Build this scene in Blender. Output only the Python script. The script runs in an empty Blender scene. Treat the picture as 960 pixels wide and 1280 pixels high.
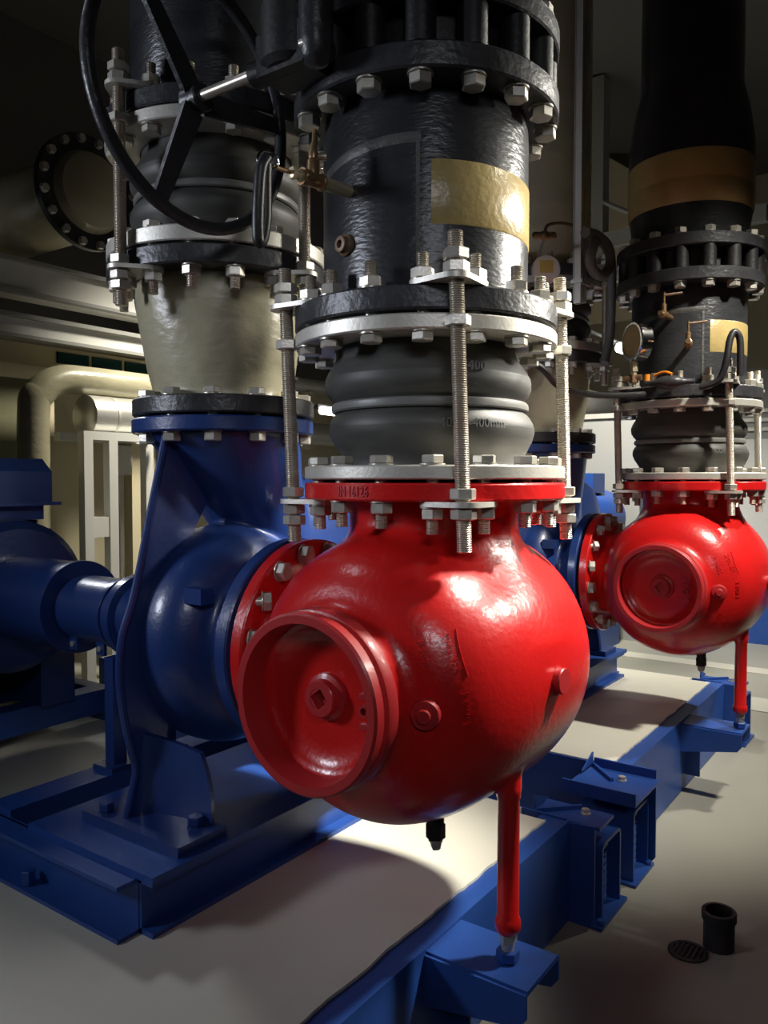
import bpy, math, random
import numpy as np
from mathutils import Vector, Matrix, noise as mnoise

random.seed(7)
SC = bpy.context.scene
COL = SC.collection
PI = math.pi
R = math.radians
EYE = 1.30            # camera height above the floor; all heights below are given relative to the eye

# ------------------------------------------------------------------ camera
cam = bpy.data.cameras.new('camera')
cam.sensor_fit = 'VERTICAL'; cam.sensor_height = 36.0
cam.lens = 36.0 * 1000.0 / 1280.0
cam.clip_start = 0.02
co = bpy.data.objects.new('camera', cam); COL.objects.link(co)
co.location = (-1.540, -0.957, EYE)
co.rotation_euler = (R(90 - 2.3), 0, R(35.4 - 90))
SC.camera = co

# ------------------------------------------------------------------ world and lights
SC.view_settings.view_transform = 'Standard'
SC.view_settings.look = 'None'
SC.view_settings.gamma = 1.0
SC.view_settings.use_curve_mapping = False
SC.view_settings.exposure = 0.15
w = bpy.data.worlds.new('dim_plant_room'); SC.world = w
w.use_nodes = True
w.node_tree.nodes['Background'].inputs[0].default_value = (0.55, 0.62, 0.75, 1)
w.node_tree.nodes['Background'].inputs[1].default_value = 0.022


def lamp(name, kind, loc, aim, watts, color, size=0.2, size_y=None, spot=None, blend=1.0, spread=None):
    l = bpy.data.lights.new(name, kind)
    l.energy = watts; l.color = color
    if kind == 'AREA':
        l.shape = 'RECTANGLE'; l.size = size; l.size_y = size_y or size
        if spread: l.spread = R(spread)
    else:
        l.shadow_soft_size = size
    if kind == 'SPOT':
        l.spot_size = R(spot); l.spot_blend = blend
    o = bpy.data.objects.new(name, l); COL.objects.link(o)
    o.location = (loc[0], loc[1], loc[2] + EYE)
    d = Vector(aim) - Vector(loc)
    o.rotation_euler = d.to_track_quat('-Z', 'Y').to_euler()
    return o


lamp('aisle_spot', 'SPOT', (1.20, -1.40, 1.95), (0.22, 0.05, -0.12), 1450, (1.0, 0.95, 0.84), 0.15, spot=29)
lamp('aisle_spot', 'SPOT', (1.20, -1.40, 1.95), (1.80, 0.10, -0.50), 420, (1.0, 0.95, 0.84), 0.09, spot=46)
lamp('far_aisle_spot', 'SPOT', (3.1, -1.3, 2.0), (2.0, 0.35, -0.9), 420, (1.0, 0.95, 0.84), 0.09, spot=44)
lamp('low_aisle_spot', 'SPOT', (1.35, -1.75, 1.05), (0.05, -0.02, 0.30), 130, (1.0, 0.95, 0.85), 0.10, spot=40)
lamp('right_strip_lamp', 'AREA', (2.6, -1.85, 1.45), (0.0, -0.05, 0.68), 5, (1.0, 0.96, 0.86), 0.16, 0.8, spread=34)
lamp('motor_lamp', 'SPOT', (0.5, 3.9, 1.75), (0.0, 1.5, -0.5), 130, (0.92, 0.95, 1.0), 0.25, spot=44)
lamp('added_fill', 'AREA', (-3.0, -2.6, 1.7), (-0.1, 0.0, -0.02), 1.1, (0.9, 0.92, 1.0), 1.4, 0.5, spread=34)  # added unseen fill, lifts the dark left side of the valve
lamp('left_lamp', 'AREA', (-2.4, 2.0, 0.80), (-0.25, 0.3, 0.30), 6.5, (0.82, 0.87, 1.0), 0.45, 0.55, spread=75)
lamp('left_high_lamp', 'SPOT', (-1.07, 1.70, 2.2), (-0.20, 0.0, -0.05), 15, (0.85, 0.88, 1.0), 0.25, spot=30)
lamp('back_fill', 'SPOT', (2.3, 2.3, 2.0), (1.75, 3.8, -0.55), 420, (1.0, 0.94, 0.78), 0.2, spot=62)  # added spot, brightens the back wall
lamp('back_fill', 'SPOT', (3.3, 0.9, 2.1), (4.3, 1.3, -0.6), 760, (1.0, 0.96, 0.86), 0.2, spot=96)  # added spot, brightens the plinth and clutter behind


# ------------------------------------------------------------------ materials
def mat(name, col, rough=0.5, metal=0.0, bump=0.0, bscale=40.0, vary=0.0, vscale=6.0, col2=None, coat=0.0, stretch=None, detail=3.0, spec=None):
    m = bpy.data.materials.new(name); m.use_nodes = True
    nt = m.node_tree; b = nt.nodes['Principled BSDF']
    b.inputs['Base Color'].default_value = (*col, 1)
    b.inputs['Roughness'].default_value = rough
    b.inputs['Metallic'].default_value = metal
    if spec is not None: b.inputs['Specular IOR Level'].default_value = spec
    if coat:
        b.inputs['Coat Weight'].default_value = coat
        b.inputs['Coat Roughness'].default_value = 0.12
    tc = nt.nodes.new('ShaderNodeTexCoord')
    src = tc.outputs['Object']
    if stretch:
        mp = nt.nodes.new('ShaderNodeMapping'); mp.inputs['Scale'].default_value = stretch
        nt.links.new(src, mp.inputs[0]); src = mp.outputs[0]
    if bump:
        n = nt.nodes.new('ShaderNodeTexNoise'); n.inputs['Scale'].default_value = bscale; n.inputs['Detail'].default_value = detail
        nt.links.new(src, n.inputs['Vector'])
        bp = nt.nodes.new('ShaderNodeBump'); bp.inputs['Strength'].default_value = bump; bp.inputs['Distance'].default_value = 0.004
        nt.links.new(n.outputs['Fac'], bp.inputs['Height']); nt.links.new(bp.outputs[0], b.inputs['Normal'])
        if coat: nt.links.new(bp.outputs[0], b.inputs['Coat Normal'])
    if vary:
        n = nt.nodes.new('ShaderNodeTexNoise'); n.inputs['Scale'].default_value = vscale; n.inputs['Detail'].default_value = 6
        nt.links.new(src, n.inputs['Vector'])
        rp = nt.nodes.new('ShaderNodeValToRGB')
        rp.color_ramp.elements[0].position = 0.5 - 0.5 * vary if vary < 1 else 0.3
        rp.color_ramp.elements[1].position = 0.75
        rp.color_ramp.elements[0].color = (*col, 1)
        rp.color_ramp.elements[1].color = (*(col2 or col), 1)
        nt.links.new(n.outputs['Fac'], rp.inputs[0]); nt.links.new(rp.outputs[0], b.inputs['Base Color'])
    return m


def emit(name, col, power):
    m = bpy.data.materials.new(name); m.use_nodes = True
    b = m.node_tree.nodes['Principled BSDF']
    b.inputs['Emission Color'].default_value = (*col, 1); b.inputs['Emission Strength'].default_value = power
    return m


M = {
 'red': mat('red_enamel', (0.60, 0.011, 0.011), 0.30, bump=0.22, bscale=70, coat=0.35),
 'red_smooth': mat('red_enamel_machined', (0.44, 0.022, 0.026), 0.42, bump=0.12, bscale=110, coat=0.2),
 'blue': mat('blue_enamel', (0.015, 0.042, 0.175), 0.34, bump=0.18, bscale=60, coat=0.25),
 'blue_steel': mat('blue_painted_steel', (0.014, 0.058, 0.27), 0.40, bump=0.10, bscale=90, vary=0.5, vscale=9, col2=(0.02, 0.072, 0.29)),
 'galv': mat('galvanised_steel', (0.56, 0.54, 0.47), 0.46, 0.55, bump=0.12, bscale=140, vary=0.6, vscale=18, col2=(0.66, 0.64, 0.58)),
 'bolt': mat('zinc_bolt', (0.62, 0.60, 0.54), 0.36, 0.6, bump=0.10, bscale=180, vary=0.5, vscale=60, col2=(0.50, 0.47, 0.40)),
 'rod': mat('zinc_threaded_rod', (0.60, 0.57, 0.50), 0.34, 0.65, vary=0.6, vscale=30, col2=(0.45, 0.38, 0.30)),
 'rubber': mat('black_rubber', (0.036, 0.036, 0.034), 0.52, bump=0.06, bscale=120, vary=0.5, vscale=7, col2=(0.085, 0.083, 0.073), stretch=(1, 1, 5)),
 'rubber_ring': mat('grey_rubber_ring', (0.16, 0.16, 0.15), 0.42, bump=0.1, bscale=120),
 'black_wrap': mat('black_pipe_wrap', (0.020, 0.021, 0.024), 0.30, bump=0.4, bscale=45, stretch=(1, 1, 2.6), vary=0.5, vscale=8, col2=(0.040, 0.042, 0.046), detail=6),
 'black_paint': mat('black_paint', (0.022, 0.023, 0.026), 0.36, bump=0.5, bscale=60, vary=0.5, vscale=14, col2=(0.05, 0.05, 0.054), detail=5),
 'black_dull': mat('dull_black_iron', (0.014, 0.014, 0.015), 0.5, bump=0.3, bscale=80),
 'seam': mat('grey_worn_wrap_seam', (0.085, 0.083, 0.078), 0.5, bump=0.6, bscale=60, stretch=(1, 1, 1.5)),
 'tape': mat('yellowed_tape', (0.40, 0.29, 0.10), 0.30, bump=0.35, bscale=60, vary=0.6, vscale=10, col2=(0.50, 0.39, 0.17)),
 'cream_wrap': mat('cream_bandage_wrap', (0.34, 0.31, 0.20), 0.32, bump=0.7, bscale=20, vary=0.6, vscale=5, col2=(0.47, 0.44, 0.31), detail=6, stretch=(1, 1, 1.8)),
 'brass': mat('brass', (0.42, 0.30, 0.15), 0.36, 0.75, bump=0.1, bscale=90, vary=0.6, vscale=30, col2=(0.36, 0.20, 0.11)),
 'brass_pale': mat('pale_brass', (0.62, 0.54, 0.36), 0.4, 0.6, bump=0.1, bscale=90),
 'gasket': mat('black_gasket', (0.012, 0.012, 0.012), 0.7),
 'plinth': mat('pale_painted_screed', (0.62, 0.60, 0.50), 0.45, bump=0.25, bscale=16, vary=0.6, vscale=3.5, col2=(0.68, 0.665, 0.575), detail=7),
 'floor': mat('grey_floor_paint', (0.27, 0.265, 0.22), 0.42, bump=0.1, bscale=8, vary=0.6, vscale=1.5, col2=(0.32, 0.31, 0.26)),
 'kerb': mat('pale_floor_band', (0.52, 0.50, 0.42), 0.45, bump=0.1, bscale=14),
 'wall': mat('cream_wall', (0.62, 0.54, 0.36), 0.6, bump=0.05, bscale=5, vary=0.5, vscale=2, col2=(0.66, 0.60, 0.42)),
 'olive': mat('olive_board', (0.20, 0.20, 0.11), 0.5, bump=0.1, bscale=9, vary=0.6, vscale=12, col2=(0.26, 0.26, 0.16)),
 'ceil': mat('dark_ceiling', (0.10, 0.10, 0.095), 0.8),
 'white': mat('white_painted_metal', (0.66, 0.65, 0.61), 0.4, bump=0.05, bscale=40, vary=0.5, vscale=3, col2=(0.70, 0.70, 0.67)),
 'alu': mat('bright_cladding', (0.62, 0.61, 0.58), 0.34, 0.65, bump=0.1, bscale=6, vary=0.5, vscale=4, col2=(0.72, 0.71, 0.68)),
 'grey': mat('grey_panel', (0.30, 0.30, 0.285), 0.5, bump=0.05, bscale=30),
 'greyhose': mat('grey_flexible_hose', (0.17, 0.17, 0.165), 0.45, bump=0.5, bscale=6, stretch=(60, 60, 60)),
 'cable': mat('black_cable', (0.02, 0.02, 0.022), 0.4, bump=0.2, bscale=60),
 'chrome': mat('chrome_wire', (0.7, 0.7, 0.7), 0.15, 1.0),
 'dial_white': mat('white_dial', (0.85, 0.85, 0.83), 0.4),
 'dial_yellow': mat('yellow_label', (0.70, 0.58, 0.15), 0.4),
 'orange': mat('orange_lever', (0.80, 0.25, 0.02), 0.4),
 'green': mat('green_floor_mark', (0.03, 0.16, 0.05), 0.5),
 'teal': mat('dark_teal_glazing', (0.01, 0.05, 0.05), 0.12),
 'rust': mat('rusty_brown_plug', (0.20, 0.13, 0.08), 0.5, 0.3, bump=0.4, bscale=60),
 'tube': emit('lit_tube', (1.0, 0.97, 0.88), 14.0),
}


# ------------------------------------------------------------------ mesh helpers
class MB:
    def __init__(s): s.v = []; s.f = []

    def add(s, vs, fs):
        o = len(s.v); s.v += [tuple(map(float, p)) for p in vs]; s.f += [tuple(i + o for i in f) for f in fs]; return s

    def box(s, x0, x1, y0, y1, z0, z1):
        v = [(x, y, z) for z in (z0, z1) for y in (y0, y1) for x in (x0, x1)]
        return s.add(v, [(0, 2, 3, 1), (4, 5, 7, 6), (0, 1, 5, 4), (1, 3, 7, 5), (3, 2, 6, 7), (2, 0, 4, 6)])

    def lathe(s, prof, c=(0, 0, 0), axis='Z', seg=64, a0=0.0, a1=2 * PI, closed=False, caps=True):
        """prof: (radius, position along axis); an open strip unless closed; ends at radius 0 make caps"""
        full = abs(a1 - a0 - 2 * PI) < 1e-6
        n = seg if full else seg + 1
        vs = []
        for r, h in prof:
            for k in range(n):
                a = a0 + (a1 - a0) * k / seg
                p, q = r * math.cos(a), r * math.sin(a)
                if axis == 'Z': vs.append((c[0] + p, c[1] + q, c[2] + h))
                elif axis == 'Y': vs.append((c[0] + q, c[1] + h, c[2] + p))
                else: vs.append((c[0] + h, c[1] + p, c[2] + q))
        fs = []
        m = len(prof)
        for i in range(m if closed else m - 1):
            j = (i + 1) % m
            for k in range(seg):
                l = (k + 1) % n
                fs.append((i * n + k, i * n + l, j * n + l, j * n + k))
        if not closed and caps:
            if prof[0][0] > 1e-6 and full: fs.append(tuple(reversed(range(n))))
            if prof[-1][0] > 1e-6 and full: fs.append(tuple((m - 1) * n + k for k in range(n)))
        return s.add(vs, fs)

    def cyl(s, r, h0, h1, c=(0, 0, 0), axis='Z', seg=32, ch=0.0):
        if ch: return s.lathe([(r - ch, h0), (r, h0 + ch), (r, h1 - ch), (r - ch, h1)], c, axis, seg)
        return s.lathe([(r, h0), (r, h1)], c, axis, seg)

    def ring(s, ri, ro, h0, h1, c=(0, 0, 0), axis='Z', seg=64, ch=0.003):
        return s.lathe([(ri, h0), (ro - ch, h0), (ro, h0 + ch), (ro, h1 - ch), (ro - ch, h1), (ri, h1)], c, axis, seg, closed=True)

    def hexp(s, af, h0, h1, c=(0, 0, 0), axis='Z', rot=0.0, ch=0.0):
        r = af / math.sqrt(3)
        pr = [(r * 0.9, h0), (r, h0 + ch), (r, h1 - ch), (r * 0.9, h1)] if ch else [(r, h0), (r, h1)]
        return s.lathe(pr, c, axis, 6, rot, rot + 2 * PI)

    def prism(s, poly, h0, h1, plane='XY'):
        n = len(poly)
        def P(p, h):
            return {'XY': (p[0], p[1], h), 'XZ': (p[0], h, p[1]), 'YZ': (h, p[0], p[1])}[plane]
        vs = [P(p, h0) for p in poly] + [P(p, h1) for p in poly]
        fs = [tuple(range(n)), tuple(range(2 * n - 1, n - 1, -1))] + [(i, i + n, (i + 1) % n + n, (i + 1) % n) for i in range(n)]
        return s.add(vs, fs)

    def tube(s, pts, r, seg=12, closed=False, cap=True):
        P = [Vector(p) for p in pts]; n = len(P)
        rs = r if isinstance(r, (list, tuple)) else [r] * n
        vs = []; up = None
        for i in range(n):
            if closed: t = P[(i + 1) % n] - P[i - 1]
            else: t = P[min(i + 1, n - 1)] - P[max(i - 1, 0)]
            t.normalize()
            if up is None:
                up = Vector((0, 0, 1)) if abs(t.z) < 0.9 else Vector((1, 0, 0))
            a = t.cross(up); a.normalize(); up = a.cross(t); b = up
            for k in range(seg):
                th = 2 * PI * k / seg
                vs.append(P[i] + a * (rs[i] * math.cos(th)) + b * (rs[i] * math.sin(th)))
        fs = []
        for i in range(n if closed else n - 1):
            j = (i + 1) % n
            for k in range(seg):
                l = (k + 1) % seg
                fs.append((i * seg + k, i * seg + l, j * seg + l, j * seg + k))
        if cap and not closed:
            fs += [tuple(reversed(range(seg))), tuple((n - 1) * seg + k for k in range(seg))]
        return s.add(vs, fs)

    def mesh(s, name, m, base=(0, 0, 0), angle=35):
        me = bpy.data.meshes.new(name)
        me.from_pydata([(p[0] - base[0], p[1] - base[1], p[2] - base[2]) for p in s.v], [], s.f)
        me.validate(); me.update()
        bm = bmesh.new(); bm.from_mesh(me)
        bmesh.ops.recalc_face_normals(bm, faces=bm.faces)
        bm.to_mesh(me); bm.free()
        me.polygons.foreach_set('use_smooth', [True] * len(me.polygons))
        me.set_sharp_from_angle(angle=R(angle))
        me.materials.append(m)
        return me


import bmesh


def smooth_path(pts, n=8):
    """Catmull-Rom through pts"""
    P = [Vector(p) for p in pts]; P = [P[0] * 2 - P[1]] + P + [P[-1] * 2 - P[-2]]
    out = []
    for i in range(1, len(P) - 2):
        for k in range(n):
            t = k / n
            a, b, c, d = P[i - 1:i + 3]
            out.append(0.5 * ((2 * b) + (c - a) * t + (2 * a - 5 * b + 4 * c - d) * t * t + (3 * b - a - 3 * c + d) * t ** 3))
    out.append(P[-2]); return out


def thing(name, label, cat, base, group=None):
    o = bpy.data.objects.new(name, None); COL.objects.link(o)
    o.empty_display_size = 0.05
    o.location = (base[0], base[1], base[2] + EYE)
    o['label'] = label; o['category'] = cat
    if group: o['group'] = group
    o['base'] = base
    return o


def base_of(o):
    return tuple(o['base'])


def part(name, mb, m, parent, label=None, kind=None, angle=35):
    """a part (or, under a part, a sub-part) authored in room coordinates"""
    root = parent
    while root.parent: root = root.parent
    off = base_of(root)
    if parent is not root:
        off = tuple(off[i] + parent.location[i] for i in range(3)) if parent.rotation_euler[2] == 0 else off
    o = bpy.data.objects.new(name, mb.mesh(name, m, off, angle)); COL.objects.link(o)
    o.parent = parent
    if label: o['label'] = label
    if kind: o['kind'] = kind
    return o


def inst(name, me, parent, loc, rot=(0, 0, 0), local=False):
    """a part that shares mesh data, placed at room coordinates loc (or parent coordinates when local)"""
    o = bpy.data.objects.new(name, me); COL.objects.link(o)
    o.parent = parent
    b = (0, 0, 0) if local else base_of(parent)
    o.location = (loc[0] - b[0], loc[1] - b[1], loc[2] - b[2]); o.rotation_euler = rot
    return o


def solo(name, mb, m, label, cat, base, group=None, angle=35):
    o = bpy.data.objects.new(name, mb.mesh(name, m, base, angle)); COL.objects.link(o)
    o.location = (base[0], base[1], base[2] + EYE)
    o['label'] = label; o['category'] = cat
    if group: o['group'] = group
    o['base'] = base
    return o


def struct(name, mb, m, parent=None):
    o = bpy.data.objects.new(name, mb.mesh(name, m)); COL.objects.link(o)
    if parent: o.parent = parent
    else:
        o.location = (0, 0, EYE); o['base'] = (0, 0, 0)
    o['kind'] = 'structure'
    return o


KIDS = {}


def copy_tree(o, parent=None):
    c = o.copy(); COL.objects.link(c)
    if parent: c.parent = parent
    for ch in list(o.children): copy_tree(ch, c)
    return c


def copy_thing(o, d, label, group=None):
    c = copy_tree(o)
    c.location = o.location + Vector(d); c['label'] = label
    c['base'] = tuple(base_of(o)[i] + d[i] for i in range(3))
    if group: c['group'] = group
    return c


# ------------------------------------------------------------------ signed distance bodies, meshed with surface nets
def surface_nets(f, org, h):
    nx, ny, nz = f.shape
    ins = f < 0
    cs = [(i, j, k) for i in (0, 1) for j in (0, 1) for k in (0, 1)]
    sl = lambda a, c: a[c[0]:nx - 1 + c[0], c[1]:ny - 1 + c[1], c[2]:nz - 1 + c[2]]
    cnt = sum(sl(ins, c).astype(np.int8) for c in cs)
    act = (cnt > 0) & (cnt < 8)
    I = np.argwhere(act)
    idx = -np.ones(act.shape, np.int64); idx[act] = np.arange(len(I))
    F = np.stack([f[I[:, 0] + c[0], I[:, 1] + c[1], I[:, 2] + c[2]] for c in cs], 1)
    pos = np.zeros((len(I), 3)); num = np.zeros(len(I))
    for a in range(8):
        for b in range(a + 1, 8):
            d = np.array(cs[b]) - np.array(cs[a])
            if np.abs(d).sum() != 1: continue
            fa, fb = F[:, a], F[:, b]
            cr = (fa < 0) != (fb < 0)
            t = np.where(cr, fa / np.where(cr, fa - fb, 1), 0)
            pos += np.where(cr[:, None], np.array(cs[a]) + d * t[:, None], 0); num += cr
    V = (I + pos / num[:, None]) * h + np.array(org)
    faces = []
    for ax in range(3):
        s0 = [slice(1, -1)] * 3; s1 = [slice(1, -1)] * 3
        s0[ax] = slice(0, -1); s1[ax] = slice(1, None)
        A, B = ins[tuple(s0)], ins[tuple(s1)]
        E = np.argwhere(A != B)
        offs = np.ones(3, int); offs[ax] = 0
        E2 = E + offs
        u, v = [(1, 2), (2, 0), (0, 1)][ax]
        du = np.zeros(3, int); du[u] = 1
        dv = np.zeros(3, int); dv[v] = 1
        g = lambda q: idx[q[:, 0], q[:, 1], q[:, 2]]
        q = np.stack([g(E2 - du - dv), g(E2 - dv), g(E2), g(E2 - du)], 1)
        fl = ~A[E[:, 0], E[:, 1], E[:, 2]]
        q[fl] = q[fl][:, ::-1]
        faces.append(q)
    return V, np.concatenate(faces)


def sdf_part(name, fn, lo, hi, h, m, parent, relax=2):
    ax = [np.arange(lo[i], hi[i] + h, h) for i in range(3)]
    X, Y, Z = np.meshgrid(*ax, indexing='ij', sparse=True)
    f = fn(X, Y, Z)
    V, Fc = surface_nets(np.ascontiguousarray(np.broadcast_to(f, (len(ax[0]), len(ax[1]), len(ax[2])))), lo, h)
    e = np.concatenate([Fc[:, [0, 1]], Fc[:, [1, 2]], Fc[:, [2, 3]], Fc[:, [3, 0]]])
    for _ in range(relax):
        S = np.zeros_like(V); n = np.zeros(len(V))
        for a, b in ((0, 1), (1, 0)):
            for k in range(3): S[:, k] += np.bincount(e[:, a], V[e[:, b], k], len(V))
            n += np.bincount(e[:, a], minlength=len(V))
        V = 0.5 * V + 0.5 * S / np.maximum(n, 1)[:, None]
    root = parent
    b = np.array(base_of(root))
    me = bpy.data.meshes.new(name)
    me.from_pydata((V - b).tolist(), [], Fc.tolist()); me.update()
    me.polygons.foreach_set('use_smooth', [True] * len(me.polygons))
    me.materials.append(m)
    o = bpy.data.objects.new(name, me); COL.objects.link(o); o.parent = parent
    return o


def smin(a, b, k):
    h = np.clip(0.5 + 0.5 * (b - a) / k, 0, 1)
    return b * (1 - h) + a * h - k * h * (1 - h)


def smax(a, b, k): return -smin(-a, -b, k)


# ------------------------------------------------------------------ lettering
def text_mesh(s, size, depth):
    cu = bpy.data.curves.new('lettering', 'FONT')
    cu.body = s; cu.size = size; cu.extrude = depth; cu.align_x = 'CENTER'; cu.align_y = 'CENTER'
    cu.resolution_u = 2
    o = bpy.data.objects.new('lettering', cu); COL.objects.link(o)
    dg = bpy.context.evaluated_depsgraph_get(); dg.update()
    me = bpy.data.meshes.new_from_object(o.evaluated_get(dg))
    vs = [tuple(v.co) for v in me.vertices]; fs = [tuple(p.vertices) for p in me.polygons]
    bpy.data.objects.remove(o); bpy.data.curves.remove(cu); bpy.data.meshes.remove(me)
    return vs, fs


def text_on_cylinder(s, size, depth, c, rad, ang, z, flip=False, sx=1.0):
    """letters standing on a vertical cylinder, centred at angle ang, read from outside"""
    vs, fs = text_mesh(s, size, depth)
    out = []
    for x, y, d in vs:
        if flip: x, y = -x, -y
        a = ang + x * sx / rad
        out.append((c[0] + (rad + d) * math.cos(a), c[1] + (rad + d) * math.sin(a), z + y))
    return MB().add(out, fs)


# ================================================================== shared fittings
def bolt_mesh(name, d, head, length, af=None, nut=None, tail=0.0):
    """hex bolt pointing down -Z: head above 0, shank below to -length"""
    af = af or d * 1.52
    mb = MB().hexp(af, 0.003, 0.003 + head, ch=0.002).cyl(af * 0.62, 0.0, 0.003, seg=20)
    mb.cyl(d / 2, -length, 0.0, seg=14)
    return mb.mesh(name, M['bolt'])


def nut_mesh(name, d, h, af=None, washer=True):
    af = af or d * 1.52
    mb = MB()
    if washer: mb.cyl(af * 0.60, 0, 0.003, seg=20).ring(d / 2, af / 2, 0.003, 0.004, seg=12, ch=0.0001)
    mb.hexp(af, 0.003, 0.003 + h, ch=0.002)
    return mb.mesh(name, M['bolt'])


def thread_mb(r, z0, z1, c=(0, 0), c1=None, seg=14, pitch=0.0042):
    c1 = c1 or c
    n = int((z1 - z0) / pitch)
    mb = MB(); vs = []; fs = []
    prof = []
    for i in range(n):
        z = z0 + (z1 - z0) * i / n
        prof += [(r * 0.88, z), (r, z + (z1 - z0) / n * 0.5)]
    prof.append((r * 0.88, z1))
    m = len(prof)
    for rr, z in prof:
        t = (z - z0) / (z1 - z0)
        for k in range(seg):
            a = 2 * PI * k / seg
            vs.append((c[0] + (c1[0] - c[0]) * t + rr * math.cos(a), c[1] + (c1[1] - c[1]) * t + rr * math.sin(a), z))
    for i in range(m - 1):
        for k in range(seg):
            l = (k + 1) % seg
            fs.append((i * seg + k, i * seg + l, (i + 1) * seg + l, (i + 1) * seg + k))
    fs += [tuple(reversed(range(seg))), tuple((m - 1) * seg + k for k in range(seg))]
    return mb.add(vs, fs)


def stud_mesh(name, d, length):
    return thread_mb(d / 2, 0, length, seg=12, pitch=0.0036).mesh(name, M['rod'], angle=20)


BOLT = bolt_mesh('hex_bolt', 0.0255, 0.0165, 0.07, af=0.0400)
NUT = nut_mesh('nut', 0.0255, 0.0215, af=0.0400)
RODNUT = nut_mesh('nut', 0.030, 0.021, af=0.0430, washer=False)
STUD = stud_mesh('stud_end', 0.025, 0.034)
SHORTBOLT = bolt_mesh('hex_bolt', 0.0255, 0.021, 0.03, af=0.0410)

PHASE = R(211.4)


def plate_poly(a_mid, r_rod, r_bolt, step, rad_b=0.026, rad_r=0.032):
    pts = []
    for a, r, q in ((a_mid - step / 2, r_bolt, rad_b), (a_mid + step / 2, r_bolt, rad_b), (a_mid, r_rod, rad_r)):
        c = (r * math.cos(a), r * math.sin(a))
        for k in range(16): pts.append((c[0] + q * math.cos(2 * PI * k / 16), c[1] + q * math.sin(2 * PI * k / 16)))
    pts = sorted(set((round(x, 6), round(y, 6)) for x, y in pts))
    def half(ps):
        h = []
        for p in ps:
            while len(h) > 1 and (h[-1][0] - h[-2][0]) * (p[1] - h[-2][1]) - (h[-1][1] - h[-2][1]) * (p[0] - h[-2][0]) <= 0: h.pop()
            h.append(p)
        return h
    a = half(pts); b = half(pts[::-1])
    return a[:-1] + b[:-1]


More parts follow.
